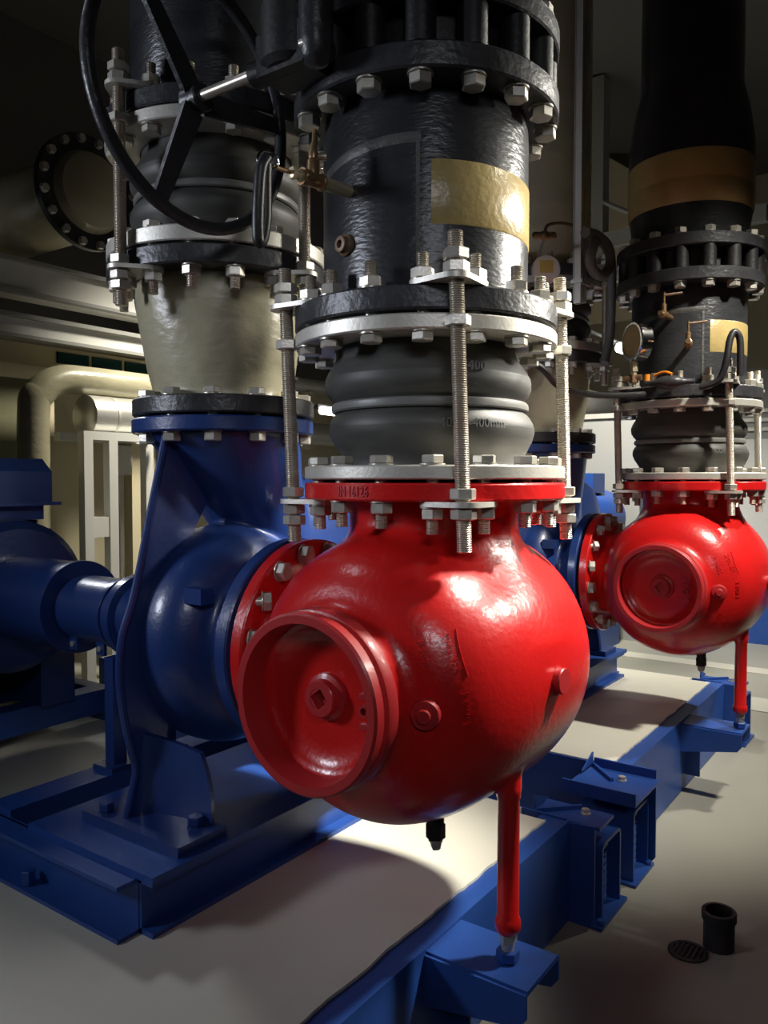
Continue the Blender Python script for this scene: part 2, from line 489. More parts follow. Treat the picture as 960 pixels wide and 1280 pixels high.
def rubber_joint(label, c, up, fl1, fl2, zm1, zm2, rb, group, rod_sets=(0, 1, 2, 3), phase=PHASE, sleeves=True):
    """two-wave rubber compensator between flanges at c (lower) and up (upper); zm1, zm2: outer faces of the mating flanges"""
    t = thing('rubber_expansion_joint', label, 'expansion joint', (c[0], c[1], fl1[0]), group)
    z0, z1 = fl1[1], fl2[0]
    H = z1 - z0
    def mix(u): return (c[0] + (up[0] - c[0]) * u, c[1] + (up[1] - c[1]) * u)
    prof = [(.200, -0.004), (.1985, .02), (.200, .06), (.210, .13), (.2235, .22), (.229, .285), (.2295, .32), (.2285, .322), (.2285, .326), (.2275, .36), (.221, .41),
            (.213, .445), (.209, .46), (.2075, .50), (.209, .54), (.213, .555), (.222, .60), (.2285, .65), (.2295, .70), (.2285, .735), (.2285, .739), (.227, .75),
            (.221, .80), (.2085, .87), (.202, .92), (.200, .96), (.200, 1.004)]
    mb = MB(); seg = 96; vs = []; fs = []
    prof = [(r * rb / .2295, h) for r, h in prof]
    for r, h in prof:
        m = mix(h)
        for k in range(seg):
            a = 2 * PI * k / seg
            vs.append((m[0] + r * math.cos(a), m[1] + r * math.sin(a), z0 + H * h))
    for i in range(len(prof) - 1):
        for k in range(seg):
            l = (k + 1) % seg
            fs.append((i * seg + k, i * seg + l, (i + 1) * seg + l, (i + 1) * seg + k))
    mb.add(vs, fs)
    bel = part('rubber_bellows', mb, M['rubber'], t, angle=50)
    m = mix(.5)
    part('root_ring', MB().lathe([(.208, -.008), (.2155, -.0105), (.2195, -.007), (.2205, 0), (.2195, .006), (.2155, .0095), (.208, .008)], (m[0], m[1], z0 + H * .5), seg=96), M['rubber_ring'], t, 'grey ring around the waist')
    part('backing_flange', MB().ring(.202, .290, fl1[0], fl1[1], (c[0], c[1], 0), seg=96), M['galv'], t)
    part('backing_flange', MB().ring(.202, .290, fl2[0], fl2[1], (up[0], up[1], 0), seg=96), M['galv'], t)
    step = PI / 8
    plates = [phase + step / 2 + k * PI / 2 for k in rod_sets]
    RB, RR = .2625, .312
    for k in range(16):
        a = phase + k * step
        on_plate = any(abs(((a - p + PI) % (2 * PI)) - PI) < step * 0.6 for p in plates)
        lift = 0.010 if on_plate else 0
        # lower flange: head on top, nut below
        x, y = c[0] + RB * math.cos(a), c[1] + RB * math.sin(a)
        b = inst('hex_bolt', BOLT, t, (x, y, fl1[1]), (0, 0, a + random.uniform(-.4, .4)))
        n = inst('nut', NUT, b, (0, 0, zm1 - lift - fl1[1]), (PI, 0, random.uniform(0, 1)), True)
        s = inst('stud_end', STUD, b, (0, 0, zm1 - lift - fl1[1] - 0.020), (PI, 0, 0), True)
        # upper flange: head below, nut above
        x, y = up[0] + RB * math.cos(a), up[1] + RB * math.sin(a)
        b = inst('hex_bolt', BOLT, t, (x, y, fl2[0]), (PI, 0, a + random.uniform(-.4, .4)))
        n = inst('nut', NUT, b, (0, 0, -(zm2 + lift - fl2[0])), (PI, 0, random.uniform(0, 1)), True)
        s = inst('stud_end', STUD, b, (0, 0, -(zm2 + lift - fl2[0]) - 0.020), (PI, 0, 0), True)
    for a in plates:
        pl = plate_poly(a, RR, RB, step)
        part('tie_plate', MB().prism([(p[0] + c[0], p[1] + c[1]) for p in pl], zm1 - .010, zm1), M['galv'], t)
        part('tie_plate', MB().prism([(p[0] + up[0], p[1] + up[1]) for p in pl], zm2, zm2 + .010), M['galv'], t)
        q0 = (c[0] + RR * math.cos(a), c[1] + RR * math.sin(a)); q1 = (up[0] + RR * math.cos(a), up[1] + RR * math.sin(a))
        zr0, zr1 = zm1 - .095, zm2 + .090
        rod = part('tie_rod', thread_mb(.0150, zr0, zr1, q0, q1), M['rod'], t, angle=20)
        def rn(z):
            u = (z - zr0) / (zr1 - zr0)
            bs = base_of(t)
            inst('nut', RODNUT, rod, (q0[0] + (q1[0] - q0[0]) * u - bs[0], q0[1] + (q1[1] - q0[1]) * u - bs[1], z - bs[2]), (0, 0, random.uniform(0, 1)), True)
        rn(zm1 + .002); rn(zm1 - .036); rn(zm2 + .010); rn(zm2 + .034); rn(fl2[0] - .004)
        if a != plates[0]: rn(zm1 - .060)
    return t


def flange_ring(z0, z1, c, r=.290, ri=.19):
    return MB().ring(ri, r, z0, z1, (c[0], c[1], 0), seg=96, ch=.004)


# ================================================================== the setting
struct('floor', MB().box(-6, 9, -6, 9, -1.40, -1.30), M['floor'])
struct('ceiling', MB().box(-6, 9, -6, 9, 3.3, 3.4), M['ceil'])
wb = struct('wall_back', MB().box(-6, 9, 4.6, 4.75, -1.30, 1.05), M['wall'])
struct('shaded_upper_wall_1', MB().box(-6, 9, 4.6, 4.75, 1.05, 3.3), M['ceil'])  # upper back wall; the shade of the ceiling void is put into its dark colour
wr = struct('wall_right', MB().box(8.0, 8.15, -6, 4.6, -1.30, 3.3), M['wall'])
struct('wall_left', MB().box(-6.15, -6, -6, 9, -1.3, 3.3), M['ceil'])
struct('wall_front', MB().box(-6, 9, -6.15, -6, -1.3, 3.3), M['ceil'])

# ================================================================== front valve (red)
ZA = -.412      # axis height of the valve and pump


def red_valve(label, at, group):
    t = thing('angle_strainer_valve', label, 'valve', (at[0], at[1], -1.003), group)
    ox, oy = at

    def body(X, Y, Z):
        x, y, z = X - ox, Y - oy, Z - ZA
        L, xc, Rb, n = .352, -.010, .308, 3.5
        r = np.sqrt(y * y + z * z)
        g = ((np.abs((x - xc) / L) ** n + (r / Rb) ** n) ** (1 / n) - 1) * Rb
        # nozzle to the top flange, a cone that opens into the body
        rr = np.hypot(x, y)
        rz = .190 + .105 * np.clip((-.11 - Z) / .22, 0, 1) ** 1.15
        neck = smax((rr - rz) * .93, np.maximum(Z + .012, -.42 - Z), .004)
        d = smin(g, neck, .030)
        # nozzle to the pump
        r2 = np.sqrt(x * x + z * z)
        ry = .185 + .05 * np.clip((.30 - y) / .2, 0, 1) ** 2
        side = smax((r2 - ry) * .95, np.maximum(y - .375, -.05 - y), .004)
        d = smin(d, side, .05)
        # collar behind the cover ring
        col = np.maximum(r - .158, np.maximum(x + .25, -.390 - x))
        d = smin(d, col, .035)
        d = np.maximum(d, -np.maximum(r - .1465, x + .356))
        # foot boss under the body
        rb_ = np.hypot(x + .06, y + .222)
        boss = np.maximum(rb_ - .027, np.maximum(z + .1, -.235 - z))
        d = smin(d, boss, .010)
        return d
    sdf_part('valve_body', body, (ox - .43, oy - .33, -.75), (ox + .36, oy + .40, .01), .0065, M['red'], t, 2)

    tf = part('top_flange', flange_ring(-.042, -.006, (ox, oy), .290, .15), M['red'], t)
    part('gasket', MB().ring(.15, .245, -.0065, .0015, (ox, oy, 0), ch=.0005), M['gasket'], t)
    part('raised_lettering', text_on_cylinder('IN 16126', .030, .0020, (ox, oy), .290, R(211.4 - 33), -.024, sx=.66), M['red_smooth'], tf)
    part('side_flange', MB().ring(.16, .262, .352, .388, (ox, oy, ZA), 'Y', 80, .004), M['red'], t)
    part('gasket', MB().ring(.15, .240, .387, .402, (ox, oy, ZA), 'Y', ch=.0005), M['gasket'], t)
    for k in range(16):
        a = (k + .5) * PI / 8
        b = inst('flange_bolt', SHORTBOLT, t, (ox + .232 * math.sin(a), oy + .352, ZA + .232 * math.cos(a)), (PI / 2, 0, random.uniform(0, 1)))
    # cover ring with its groove, dished cover and square-socket plug
    cr = part('cover_ring', MB().lathe([(.147, -.372), (.147, -.440), (.150, -.449), (.165, -.449), (.1695, -.445), (.1695, -.425), (.163, -.421), (.163, -.414),
                                       (.170, -.411), (.173, -.404), (.173, -.386), (.160, -.372)], (ox, oy + .004, ZA), 'X', 96, closed=True), M['red_smooth'], t)
    part('cover_disc', MB().lathe([(.1475, -.394), (.142, -.393), (.134, -.386), (.120, -.376), (.090, -.372), (0, -.370)], (ox, oy + .004, ZA), 'X', 80, caps=False), M['red'], cr)
    n = 24; mb = MB()
    mb.lathe([(.046, -.374), (.045, -.380), (.036, -.384), (.035, -.397), (.0335, -.399)], (ox, oy + .004, ZA), 'X', 40)
    pl = part('cover_plug', MB().lathe([(.047, -.370), (.045, -.380), (.036, -.384), (.035, -.398), (.033, -.400), (.021, -.400), (.021, -.382), (0, -.382)], (ox, oy + .004, ZA), 'X', 40), M['red_smooth'], t)
    # square socket: four cheeks inside the round bore
    sq = MB()
    for k in range(4):
        a = k * PI / 2 + .9
        c0, s0 = math.cos(a), math.sin(a)
        pts = []
        for q in np.linspace(-.75, .75, 7): pts.append((.0213 * math.cos(q), .0213 * math.sin(q)))
        pts = [(.0145, -.0145)] + pts + [(.0145, .0145)]
        sq.prism([(oy + .004 + p[0] * c0 - p[1] * s0, ZA + p[0] * s0 + p[1] * c0) for p in pts], ox - .399, ox - .381, 'YZ')
    part('square_socket', sq, M['red_smooth'], pl)
    sc = MB().lathe([(.012, -.372), (.012, -.383), (.007, -.383), (.007, -.376), (0, -.376)], (ox, oy - .088, ZA - .012), 'X', 20)
    part('vent_screw', sc, M['red_smooth'], t)
    for dz in (.026, -.030):
        part('cast_rib', MB().box(ox - .380, ox - .372, oy - .100, oy - .076, ZA - .012 + dz - .005, ZA - .012 + dz + .005), M['red_smooth'], t)

    # plugs in the body wall: one on the front shoulder, one on the side
    def body_x(y, z):
        r = min(math.hypot(y, z), .306)
        return -.010 - .352 * (1 - (r / .308) ** 3.5) ** (1 / 3.5)
    def surf_frame(y, z):
        e = 1e-3
        x = body_x(y, z)
        n = Vector((-1, (body_x(y + e, z) - body_x(y - e, z)) / (2 * e), (body_x(y, z + e) - body_x(y, z - e)) / (2 * e))).normalized()
        return Vector((x, y, z)), n
    p, nrm = surf_frame(-.196, -.008)
    def along(pts, p, nrm, seg=32):
        q = nrm.to_track_quat('Z', 'Y')
        mb = MB(); mb.lathe(pts, (0, 0, 0), 'Z', seg)
        mb.v = [tuple(q @ Vector(v) + p + Vector((ox, oy, ZA))) for v in mb.v]
        return mb
    nrm2 = (nrm + Vector((-.5, -.1, 0))).normalized()
    part('body_plug', along([(.030, -.03), (.0285, .004), (.026, .011), (.0235, .012), (.0130, .0122), (.0130, .020), (.0115, .022), (0, .022)], p, nrm2), M['red_smooth'], t)
    p2 = Vector((-.020, -.307, .004))
    part('side_plug', along([(.034, -.02), (.031, .003), (.027, .004), (.027, .018), (.0255, .020), (0, .020)], p2, Vector((-.05, -1, .02)).normalized()), M['red_smooth'], t)

    # cast lettering raised on the front shoulder
    def true_x(py, pz):
        a, b = np.full(len(py), ox - .42), np.full(len(py), ox - .10)
        for _ in range(18):
            m = .5 * (a + b); f = body(m, py, pz)
            a = np.where(f > 0, m, a); b = np.where(f > 0, b, m)
        return .5 * (a + b)
    def on_skin(py, pz, up):
        e = 2e-3
        x = true_x(py, pz)
        n = np.stack([-np.ones(len(py)), (true_x(py + e, pz) - true_x(py - e, pz)) / (2 * e), (true_x(py, pz + e) - true_x(py, pz - e)) / (2 * e)], 1)
        n /= np.linalg.norm(n, axis=1)[:, None]
        return np.stack([x, py, pz], 1) + n * up[:, None]
    def emboss(s, size, yc, zc, rot, name='raised_lettering'):
        vs, fs = text_mesh(s, size, .5)
        v = np.array(vs)
        u = v[:, 0] * math.cos(rot) - v[:, 1] * math.sin(rot); q = v[:, 0] * math.sin(rot) + v[:, 1] * math.cos(rot)
        P = on_skin(oy + yc - u, ZA + zc + q, np.where(v[:, 2] > 0, .0018, -.004))
        part(name, MB().add([tuple(p) for p in P], fs), M['red'], t)
    emboss('B-8095-S', .018, -.187, .090, R(-68))
    emboss('SIMANER', .018, -.225, .100, R(-66))
    emboss('2-6000-3', .017, -.252, .000, R(-88))
    emboss('-18 Q', .020, -.195, -.105, R(-110))
    # frame bars beside the boxed lettering
    for (ya, za, yb, zb) in ((-.2245, .140, -.253, .060), (-.205, -.122, -.190, -.165), (-.226, -.112, -.211, -.160)):
        k9 = np.arange(9) / 8
        pts = [tuple(p) for p in on_skin(oy + ya + (yb - ya) * k9, ZA + za + (zb - za) * k9, np.full(9, .0004))]
        part('raised_bar', MB().tube(pts, .0017, 8), M['red'], t)

    # drain cock under the body
    part('drain_cock', MB().hexp(.036, -.755, -.722, (ox - .125, oy - .085, 0), ch=.002).cyl(.018, -.722, -.66, (ox - .125, oy - .085, 0)), M['black_dull'], t, 'black drain cock')
    dc = t.children[-1] if t.children else None
    part('drain_plug', MB().cyl(.0155, -.760, -.755, (ox - .125, oy - .085, 0)).lathe([(.0155, -.760), (.0120, -.775), (.008, -.779)], (ox - .125, oy - .085, 0), seg=4), M['bolt'], t)
    # adjustable support leg
    lx, ly = ox - .060, oy - .222
    part('support_pipe', MB().lathe([(.0255, -.610), (.0255, -.655), (.0230, -.659), (.0230, -.905), (.0262, -.911), (.0275, -.921), (.0268, -.933), (.0215, -.941), (.0150, -.942)], (lx, ly, 0), seg=32), M['red'], t)
    part('support_stud', MB().hexp(.033, -.962, -.942, (lx, ly, 0), ch=.002).lathe([(.0165, -.958), (.0125, -.985), (.0125, -1.0)], (lx, ly, 0), seg=16), M['bolt'], t)
    part('support_nut', MB().hexp(.042, -1.0, -.978, (lx, ly, 0), ch=.002), M['blue_steel'], t, 'blue painted nut')
    return t


V2 = (1.96, -.055)
valve1 = red_valve('large glossy red strainer valve in the foreground with a dished round cover', (0, 0), 'red strainer valves')
valve2 = copy_thing(valve1, (V2[0], V2[1], 0), 'smaller looking red strainer valve further back at the right of the picture', 'red strainer valves')

UP = (-.012, .016)
joint1 = rubber_joint('black rubber expansion joint with silver flanges directly above the large foreground red valve', (0, 0), UP, (.001, .029), (.286, .316), -.042, .370, .2295, 'rubber joints over the red valves')
# lettering moulded in the rubber
bel = [c for c in joint1.children if c.name.startswith('rubber_bellows')][0]
for s, sz, zz, aa, rr in (('400', .026, .226, 25, .2285), ('400h -400mm', .026, .113, 24, .2285)):
    part('moulded_lettering', text_on_cylinder(s, sz, .0030, (UP[0] * .5, UP[1] * .5), rr, R(211.4 + aa), zz), M['rubber_ring'], bel)
joint2 = copy_thing(joint1, (V2[0], V2[1], 0), 'black rubber expansion joint with silver flanges on top of the distant red valve at right', 'rubber joints over the red valves')

# ------------------------------------------------------------------ risers
def riser(label, c, group):
    t = thing('wrapped_riser_pipe', label, 'pipe', (c[0], c[1], .323), group)
    part('lower_flange', flange_ring(.323, .370, c, .290, .20), M['black_paint'], t)
    part('gasket', MB().ring(.15, .235, .3155, .3235, (c[0], c[1], 0), ch=.0005), M['gasket'], t)
    part('pipe_barrel', MB().lathe([(.226, .36), (.226, .745), (.222, .765), (.214, .775)], (c[0], c[1], 0), seg=128), M['black_wrap'], t)
    part('upper_flange', flange_ring(.770, .820, c, .290, .20), M['black_paint'], t)
    a0 = PHASE
    sh = MB()
    sh.lathe([(.2262, .500), (.2280, .503), (.2280, .622), (.2262, .625)], (c[0], c[1], 0), seg=60, a0=a0 + R(4), a1=a0 + R(150))
    part('tape_band', sh, M['tape'], t, 'yellowed tape band around the black pipe')
    # the lap of the wrapping: an upright seam and a sagging one running off to the left
    part('wrap_seam', MB().lathe([(.2258, .372), (.2275, .38), (.2278, .52), (.2275, .660), (.2258, .672)], (c[0], c[1], 0), seg=6, a0=a0 - R(3.6), a1=a0 - R(1.6)), M['seam'], t)
    sg = MB(); vs = []; fs = []
    for k in range(25):
        u = k / 24; a = a0 - R(1) - R(78) * u; zc = .668 - .035 * u * u
        for rr, dz in ((.2250, .013), (.2274, .007), (.2278, 0), (.2274, -.007), (.2250, -.013)):
            vs.append((c[0] + rr * math.cos(a), c[1] + rr * math.sin(a), zc + dz))
    for k in range(24):
        for m_ in range(4):
            q_ = k * 5 + m_; fs.append((q_, q_ + 1, q_ + 6, q_ + 5))
    part('wrap_seam', sg.add(vs, fs), M['seam'], t)
    return t


riser1 = riser('black wrapped riser pipe with a yellowed tape band above the foreground rubber joint', UP, 'black wrapped risers')
riser2 = copy_thing(riser1, (V2[0], V2[1], 0), 'black wrapped riser pipe with tape band above the distant red valve at right', 'black wrapped risers')
# threaded boss with plug on the first riser
def radial(c, ang, r, z): return Vector((c[0] + r * math.cos(ang), c[1] + r * math.sin(ang), z))
def boss(root, c, ang, z, prof, m, name, label=None):
    q = Vector((math.cos(ang), math.sin(ang), 0)).to_track_quat('Z', 'Y')
    mb = MB().lathe(prof, (0, 0, 0), 'Z', 28)
    mb.v = [tuple(q @ Vector(v) + Vector((c[0], c[1], z))) for v in mb.v]
    return part(name, mb, m, root, label)
boss(riser1, UP, R(167.3), .479, [(.024, .21), (.022, .232), (.017, .236), (.0165, .245), (.015, .246), (.0085, .246), (.0085, .238), (0, .238)], M['rust'], 'socket_plug', 'rusty plugged socket')

# ------------------------------------------------------------------ butterfly valves over the risers
def butterfly(label, c, group, gear):
    t = thing('butterfly_valve', label, 'valve', (c[0], c[1], .820), group)
    part('valve_ring', MB().ring(.16, .232, .821, .904, (c[0], c[1], 0)), M['black_dull'], t)
    for k in range(16):
        a = PHASE + k * PI / 8 + R(-1)
        q = MB().cyl(.030, .8215, .9035, (c[0] + .2565 * math.cos(a), c[1] + .2565 * math.sin(a), 0), seg=20)
        part('lug', q, M['black_dull'], t)
        inst('hex_bolt', SHORTBOLT, t, (c[0] + .2625 * math.cos(a), c[1] + .2625 * math.sin(a), .770), (PI, 0, a + random.uniform(-.5, .5)))
        inst('hex_bolt', SHORTBOLT, t, (c[0] + .2625 * math.cos(a), c[1] + .2625 * math.sin(a), .952), (0, 0, a + random.uniform(-.5, .5)))
    if gear:
        part('valve_stem_neck', MB().cyl(.040, -.30, -.22, (c[0], .12, .86), 'X', 28), M['black_dull'], t)
        gb = MB().cyl(.062, .80, .93, (-.335, .12, 0), seg=36, ch=.012).box(-.375, -.285, .06, .18, .79, .87)
        part('gearbox', gb, M['black_dull'], t)
        part('indicator_boss', MB().lathe([(.0, .782), (.012, .783), (.022, .788), (.0295, .798), (.033, .83), (.034, 1.0)], (-.352, .045, 0), seg=32), M['black_paint'], t)
        part('worm_housing', MB().cyl(.026, .02, .215, (-.345, 0, .815), 'Y', 28, .004), M['black_dull'], t)
        part('worm_shaft', MB().cyl(.0115, .2, .41, (-.340, 0, .823), 'Y', 20), M['rod'], t)
        for dx, dz in ((-.045, -.03), (.04, -.035), (-.05, .06)):
            part('cover_screw', MB().cyl(.009, .052, .062, (-.33 + dx, 0, .85 + dz), 'Y', 12), M['bolt'], t)
        wc = (-.334, .400, .823)
        wh = part('handwheel', MB().tube([(wc[0] + .268 * math.cos(a), wc[1], wc[2] + .268 * math.sin(a)) for a in np.linspace(0, 2 * PI, 65)[:-1]], .0145, 14, closed=True), M['black_paint'], t, 'black handwheel on the worm shaft')
        part('hub', MB().cyl(.030, .375, .425, wc[:1] + (0,) + wc[2:], 'Y', 28, .003), M['black_paint'], wh)
        for k in range(3):
            a = R(247 - 120 * k)
            d = Vector((math.cos(a), 0, math.sin(a))); s = Vector((-math.sin(a), 0, math.cos(a)))
            mb = MB()
            p0 = Vector(wc) + d * .026; p1 = Vector(wc) + d * .26
            vs = []
            for p, wd in ((p0, .026), (p1, .017)):
                for sx, sy in ((-1, -1), (1, -1), (1, 1), (-1, 1)): vs.append(p + s * (wd * sx) + Vector((0, .006 * sy, 0)))
            mb.add(vs, [(0, 1, 2, 3), (7, 6, 5, 4), (0, 4, 5, 1), (1, 5, 6, 2), (2, 6, 7, 3), (3, 7, 4, 0)])
            part('spoke', mb, M['black_paint'], wh)
    return t


butterfly('black butterfly valve with a gearbox and large handwheel at top left, above the foreground riser', UP, 'butterfly valves', True)
butterfly('black lugged butterfly valve without handwheel above the distant right riser', (V2[0] + UP[0], V2[1] + UP[1]), 'butterfly valves', False)


def upper_pipe(label, c, group, wrapped):
    t = thing('upper_black_pipe', label, 'pipe', (c[0], c[1], .904), group)
    part('lower_flange', flange_ring(.904, .952, c, .290, .20), M['black_paint'], t)
    part('pipe_barrel', MB().lathe([(.226, .95), (.231, 1.02), (.240, 1.08), (.245, 1.16), (.245, 1.36), (.225, 1.50), (.200, 1.60), (.198, 3.28)], (c[0], c[1], 0), seg=96), M['black_wrap'], t)
    if wrapped:
        part('tape_band', MB().lathe([(.240, 1.08), (.2455, 1.09), (.248, 1.17), (.2465, 1.175), (.248, 1.18), (.248, 1.275), (.245, 1.285)], (c[0], c[1], 0), seg=72), M['tape'], t, 'yellowed tape band')
    return t


upper_pipe('black pipe rising out of the top of the picture above the handwheel valve', UP, 'upper pipes', False)
upper_pipe('dark bulging pipe with a tape band at upper right, rising into the dark', (V2[0] + UP[0], V2[1] + UP[1]), 'upper pipes', True)

# ------------------------------------------------------------------ sampling cock and hanging hose on the first riser
ck = thing('sampling_cock', 'brass sampling cock with tee sticking out left of the black riser', 'tap', (-.234, .057, .585))
ax = Vector((-.984, .181, 0)); q0 = Vector((-.226, .0556, .585))
def cyl_along(p, d, prof, seg=24):
    q = Vector(d).to_track_quat('Z', 'Y')
    mb = MB().lathe(prof, (0, 0, 0), 'Z', seg); mb.v = [tuple(q @ Vector(v) + Vector(p)) for v in mb.v]
    return mb
part('nipple', cyl_along(q0, ax, [(.0125, -.01), (.0125, .082)]), M['brass_pale'], ck, 'pale nipple')
part('tee_body', cyl_along(q0, ax, [(.0165, .080), (.017, .084), (.0145, .088), (.0145, .120), (.0165, .124), (.0165, .132)]), M['brass'], ck)
part('gland_nut', cyl_along(q0, ax, [(.0125, .132), (.0125, .139), (.009, .141), (.009, .146), (.012, .147), (.012, .157), (.007, .159)], 6), M['brass_pale'], ck)
part('outlet_spout', cyl_along(q0, ax, [(.004, .155), (.004, .200)]), M['brass'], ck)
part('branch_stem', cyl_along(q0 + ax * .104, (0.05, 0, 1), [(.013, .0), (.0125, .035), (.0095, .04), (.011, .05), (.008, .056), (.006, .070), (.0042, .075), (.0042, .098), (0, .0985)]), M['brass'], ck)
part('side_screw', cyl_along(q0 + ax * .100 + Vector((0, 0, .045)), (.6, -.8, 0), [(.006, .006), (.0075, .010), (.0075, .024), (0, .024)], 12), M['brass_pale'], ck)

hz = thing('drain_hose', 'black hose looped through a chrome wire ring under the handwheel', 'hose', (-.44, .10, .45))
hp = smooth_path([(-.436, .094, .598), (-.447, .098, .575), (-.449, .102, .53), (-.446, .108, .48), (-.440, .112, .447), (-.432, .110, .452), (-.430, .104, .49), (-.433, .100, .55), (-.436, .096, .586)], 6)
part('hose_run', MB().tube(hp, .0115, 12), M['cable'], hz)
rp = [(-.434 + .0 * math.cos(a), .094 + .0235 * math.cos(a), .594 + .0155 * math.sin(a)) for a in np.linspace(0, 2 * PI, 25)[:-1]]
part('wire_ring', MB().tube([(-.432 - .018 * math.cos(a), .095 + .010 * math.cos(a), .594 + .0165 * math.sin(a)) for a in np.linspace(0, 2 * PI, 25)[:-1]], .0022, 8, closed=True), M['chrome'], hz, 'chrome wire ring')

# ================================================================== blue pumps
PY = .675      # distance of the discharge axis behind the valve


def pump(label, at, group):
    ox, oy = at
    t = thing('centrifugal_pump', label, 'pump', (ox, oy + PY, -.850), group)
    sf = part('suction_flange', MB().ring(.15, .262, .402, .440, (ox, oy, ZA), 'Y', 80, .004), M['blue'], t)

    def casing(X, Y, Z):
        x, y, z = X - ox, Y - oy, Z - ZA
        r = np.hypot(x, z)
        # suction nozzle
        ry = .195 + .03 * np.clip((.50 - y) / .06, 0, 1)
        d = smax((r - ry), np.maximum(y - .62, .435 - y), .004)
        # domed volute
        n = 2.6
        g = ((np.abs((y - .655) / .165) ** n + (r / .296) ** n) ** (1 / n) - 1) * .165
        d = smin(d, np.maximum(g, y - .80), .02)
        # discharge cone
        u = np.clip((.12 - Z) / .34, 0, 1)
        rc = .208 - .098 * u
        cn = smax((np.hypot(x - .170 * u, y - PY) - rc) * .97, np.maximum(Z - .13, -.36 - Z), .004)
        d = smin(d, cn, .010)
        # scroll on the far side of the casing
        sc = ((np.abs((x - .33) / .30) ** 3 + np.abs((y - .70) / .14) ** 3 + np.abs((z - .05) / .37) ** 3) ** (1 / 3) - 1) * .14
        d = smin(d, sc, .02)
        return d
    sdf_part('volute_casing', casing, (ox - .36, oy + .42, -.77), (ox + .64, oy + .92, .15), .0065, M['blue'], t, 2)
    part('discharge_flange', MB().ring(.13, .243, .122, .160, (ox, oy + PY, 0), seg=80, ch=.004), M['blue'], t)
    # bracket sheet from the discharge flange down to the foot, flanged round the casing
    left = [(-.196, .124), (-.250, -.085), (-.300, -.28), (-.335, -.37), (-.346, -.44), (-.345, -.51), (-.335, -.58), (-.318, -.655), (-.303, -.715), (-.312, -.76), (-.333, -.832)]
    right = [(-.27, -.832), (-.22, -.70), (-.20, -.60), (-.2, -.30), (-.122, -.15), (-.113, -.131), (-.066, -.056), (-.075, .0), (-.10, .124)]
    for sx in (-1, 1):
        f = lambda p: (ox - sx * p[0] * -1 if False else ox + (p[0] if sx < 0 else -p[0]), p[1])
        part('bracket_sheet', MB().prism([f(p) for p in left + right], oy + .670, oy + .688, 'XZ'), M['blue'], t)
        # rolled edge
        part('rolled_edge', MB().tube(smooth_path([(f(p)[0], oy + .676, p[1]) for p in left], 5), .0105, 10), M['blue'], t)
        fx = lambda x: ox + (x if sx < 0 else -x)
        fo = part('foot', MB().box(min(fx(-.372), fx(-.225)), max(fx(-.372), fx(-.225)), oy + .440, oy + .800, -.850, -.826), M['blue'], t)
        for yy in (.500, .745):
            part('anchor_bolt', MB().cyl(.020, -.826, -.823, (fx(-.340 if yy > .6 else -.268), oy + yy, 0), seg=20).hexp(.034, -.823, -.802, (fx(-.340 if yy > .6 else -.268), oy + yy, 0), ch=.002), M['blue'], fo)
        # curved web: sweeps from the sheet to the front edge of the foot
        vs = []; fs = []
        K = 10; J = 8
        for off in (0, .014):
            for j in range(J + 1):
                v = j / J
                for k in range(K + 1):
                    u = k / K
                    xx = -.318 + .02 * v + (.070 + .05 * v * 0) * math.sin(u * PI / 2) ** 1.0 * (1 + .0 * v)
                    yy = .672 - .205 * (1 - math.cos(u * PI / 2)) - .0 * v
                    flare = (.035 * (v ** 2)) * u
                    z = -.828 + (.20 - .03 * u) * v
                    vs.append((fx(xx + off + flare * -.6), oy + yy + flare + off * .3, z))
        n1 = (J + 1) * (K + 1)
        for j in range(J):
            for k in range(K):
                a = j * (K + 1) + k
                fs += [(a, a + 1, a + K + 2, a + K + 1), (n1 + a, n1 + a + K + 1, n1 + a + K + 2, n1 + a + 1)]
        for k in range(K):
            a = k; b = J * (K + 1) + k
            fs += [(a, n1 + a, n1 + a + 1, a + 1), (b, b + 1, n1 + b + 1, n1 + b)]
        for j in range(J):
            a = j * (K + 1); b = a + K
            fs += [(a, a + K + 1, n1 + a + K + 1, n1 + a), (b, n1 + b, n1 + b + K + 1, b + K + 1)]
        part('foot_web', MB().add(vs, fs), M['blue'], t)
    # small cast bosses on the dome
    part('cast_boss', MB().box(ox - .245, ox - .205, oy + .50, oy + .56, -.300, -.262), M['blue'], t)
    # bearing housing behind the casing
    bh = part('bearing_housing', MB().lathe([(.20, .78), (.20, .82), (.115, .84), (.105, .90), (.105, 1.03), (.125, 1.035), (.125, 1.065), (.06, 1.07)], (ox, oy, ZA), 'Y', 48), M['blue'], t)
    part('grease_nipple', MB().cyl(.008, -.312, -.285, (ox - .02, oy + 1.05, 0), seg=12).hexp(.022, -.30, -.29, (ox - .02, oy + 1.05, 0)), M['bolt'], t)
    part('bearing_leg', MB().box(ox - .115, ox - .07, oy + 1.025, oy + 1.065, -.850, -.52).box(ox + .07, ox + .115, oy + 1.025, oy + 1.065, -.850, -.52).box(ox - .14, ox + .14, oy + 1.0, oy + 1.09, -.850, -.835), M['blue'], t)
    return t


pump1 = pump('large blue centrifugal pump behind the foreground red valve, with dark sloping bracket', (0, 0), 'blue pumps')
pump2 = copy_thing(pump1, (V2[0], V2[1], 0), 'blue centrifugal pump behind the distant red valve, mostly hidden', 'blue pumps')


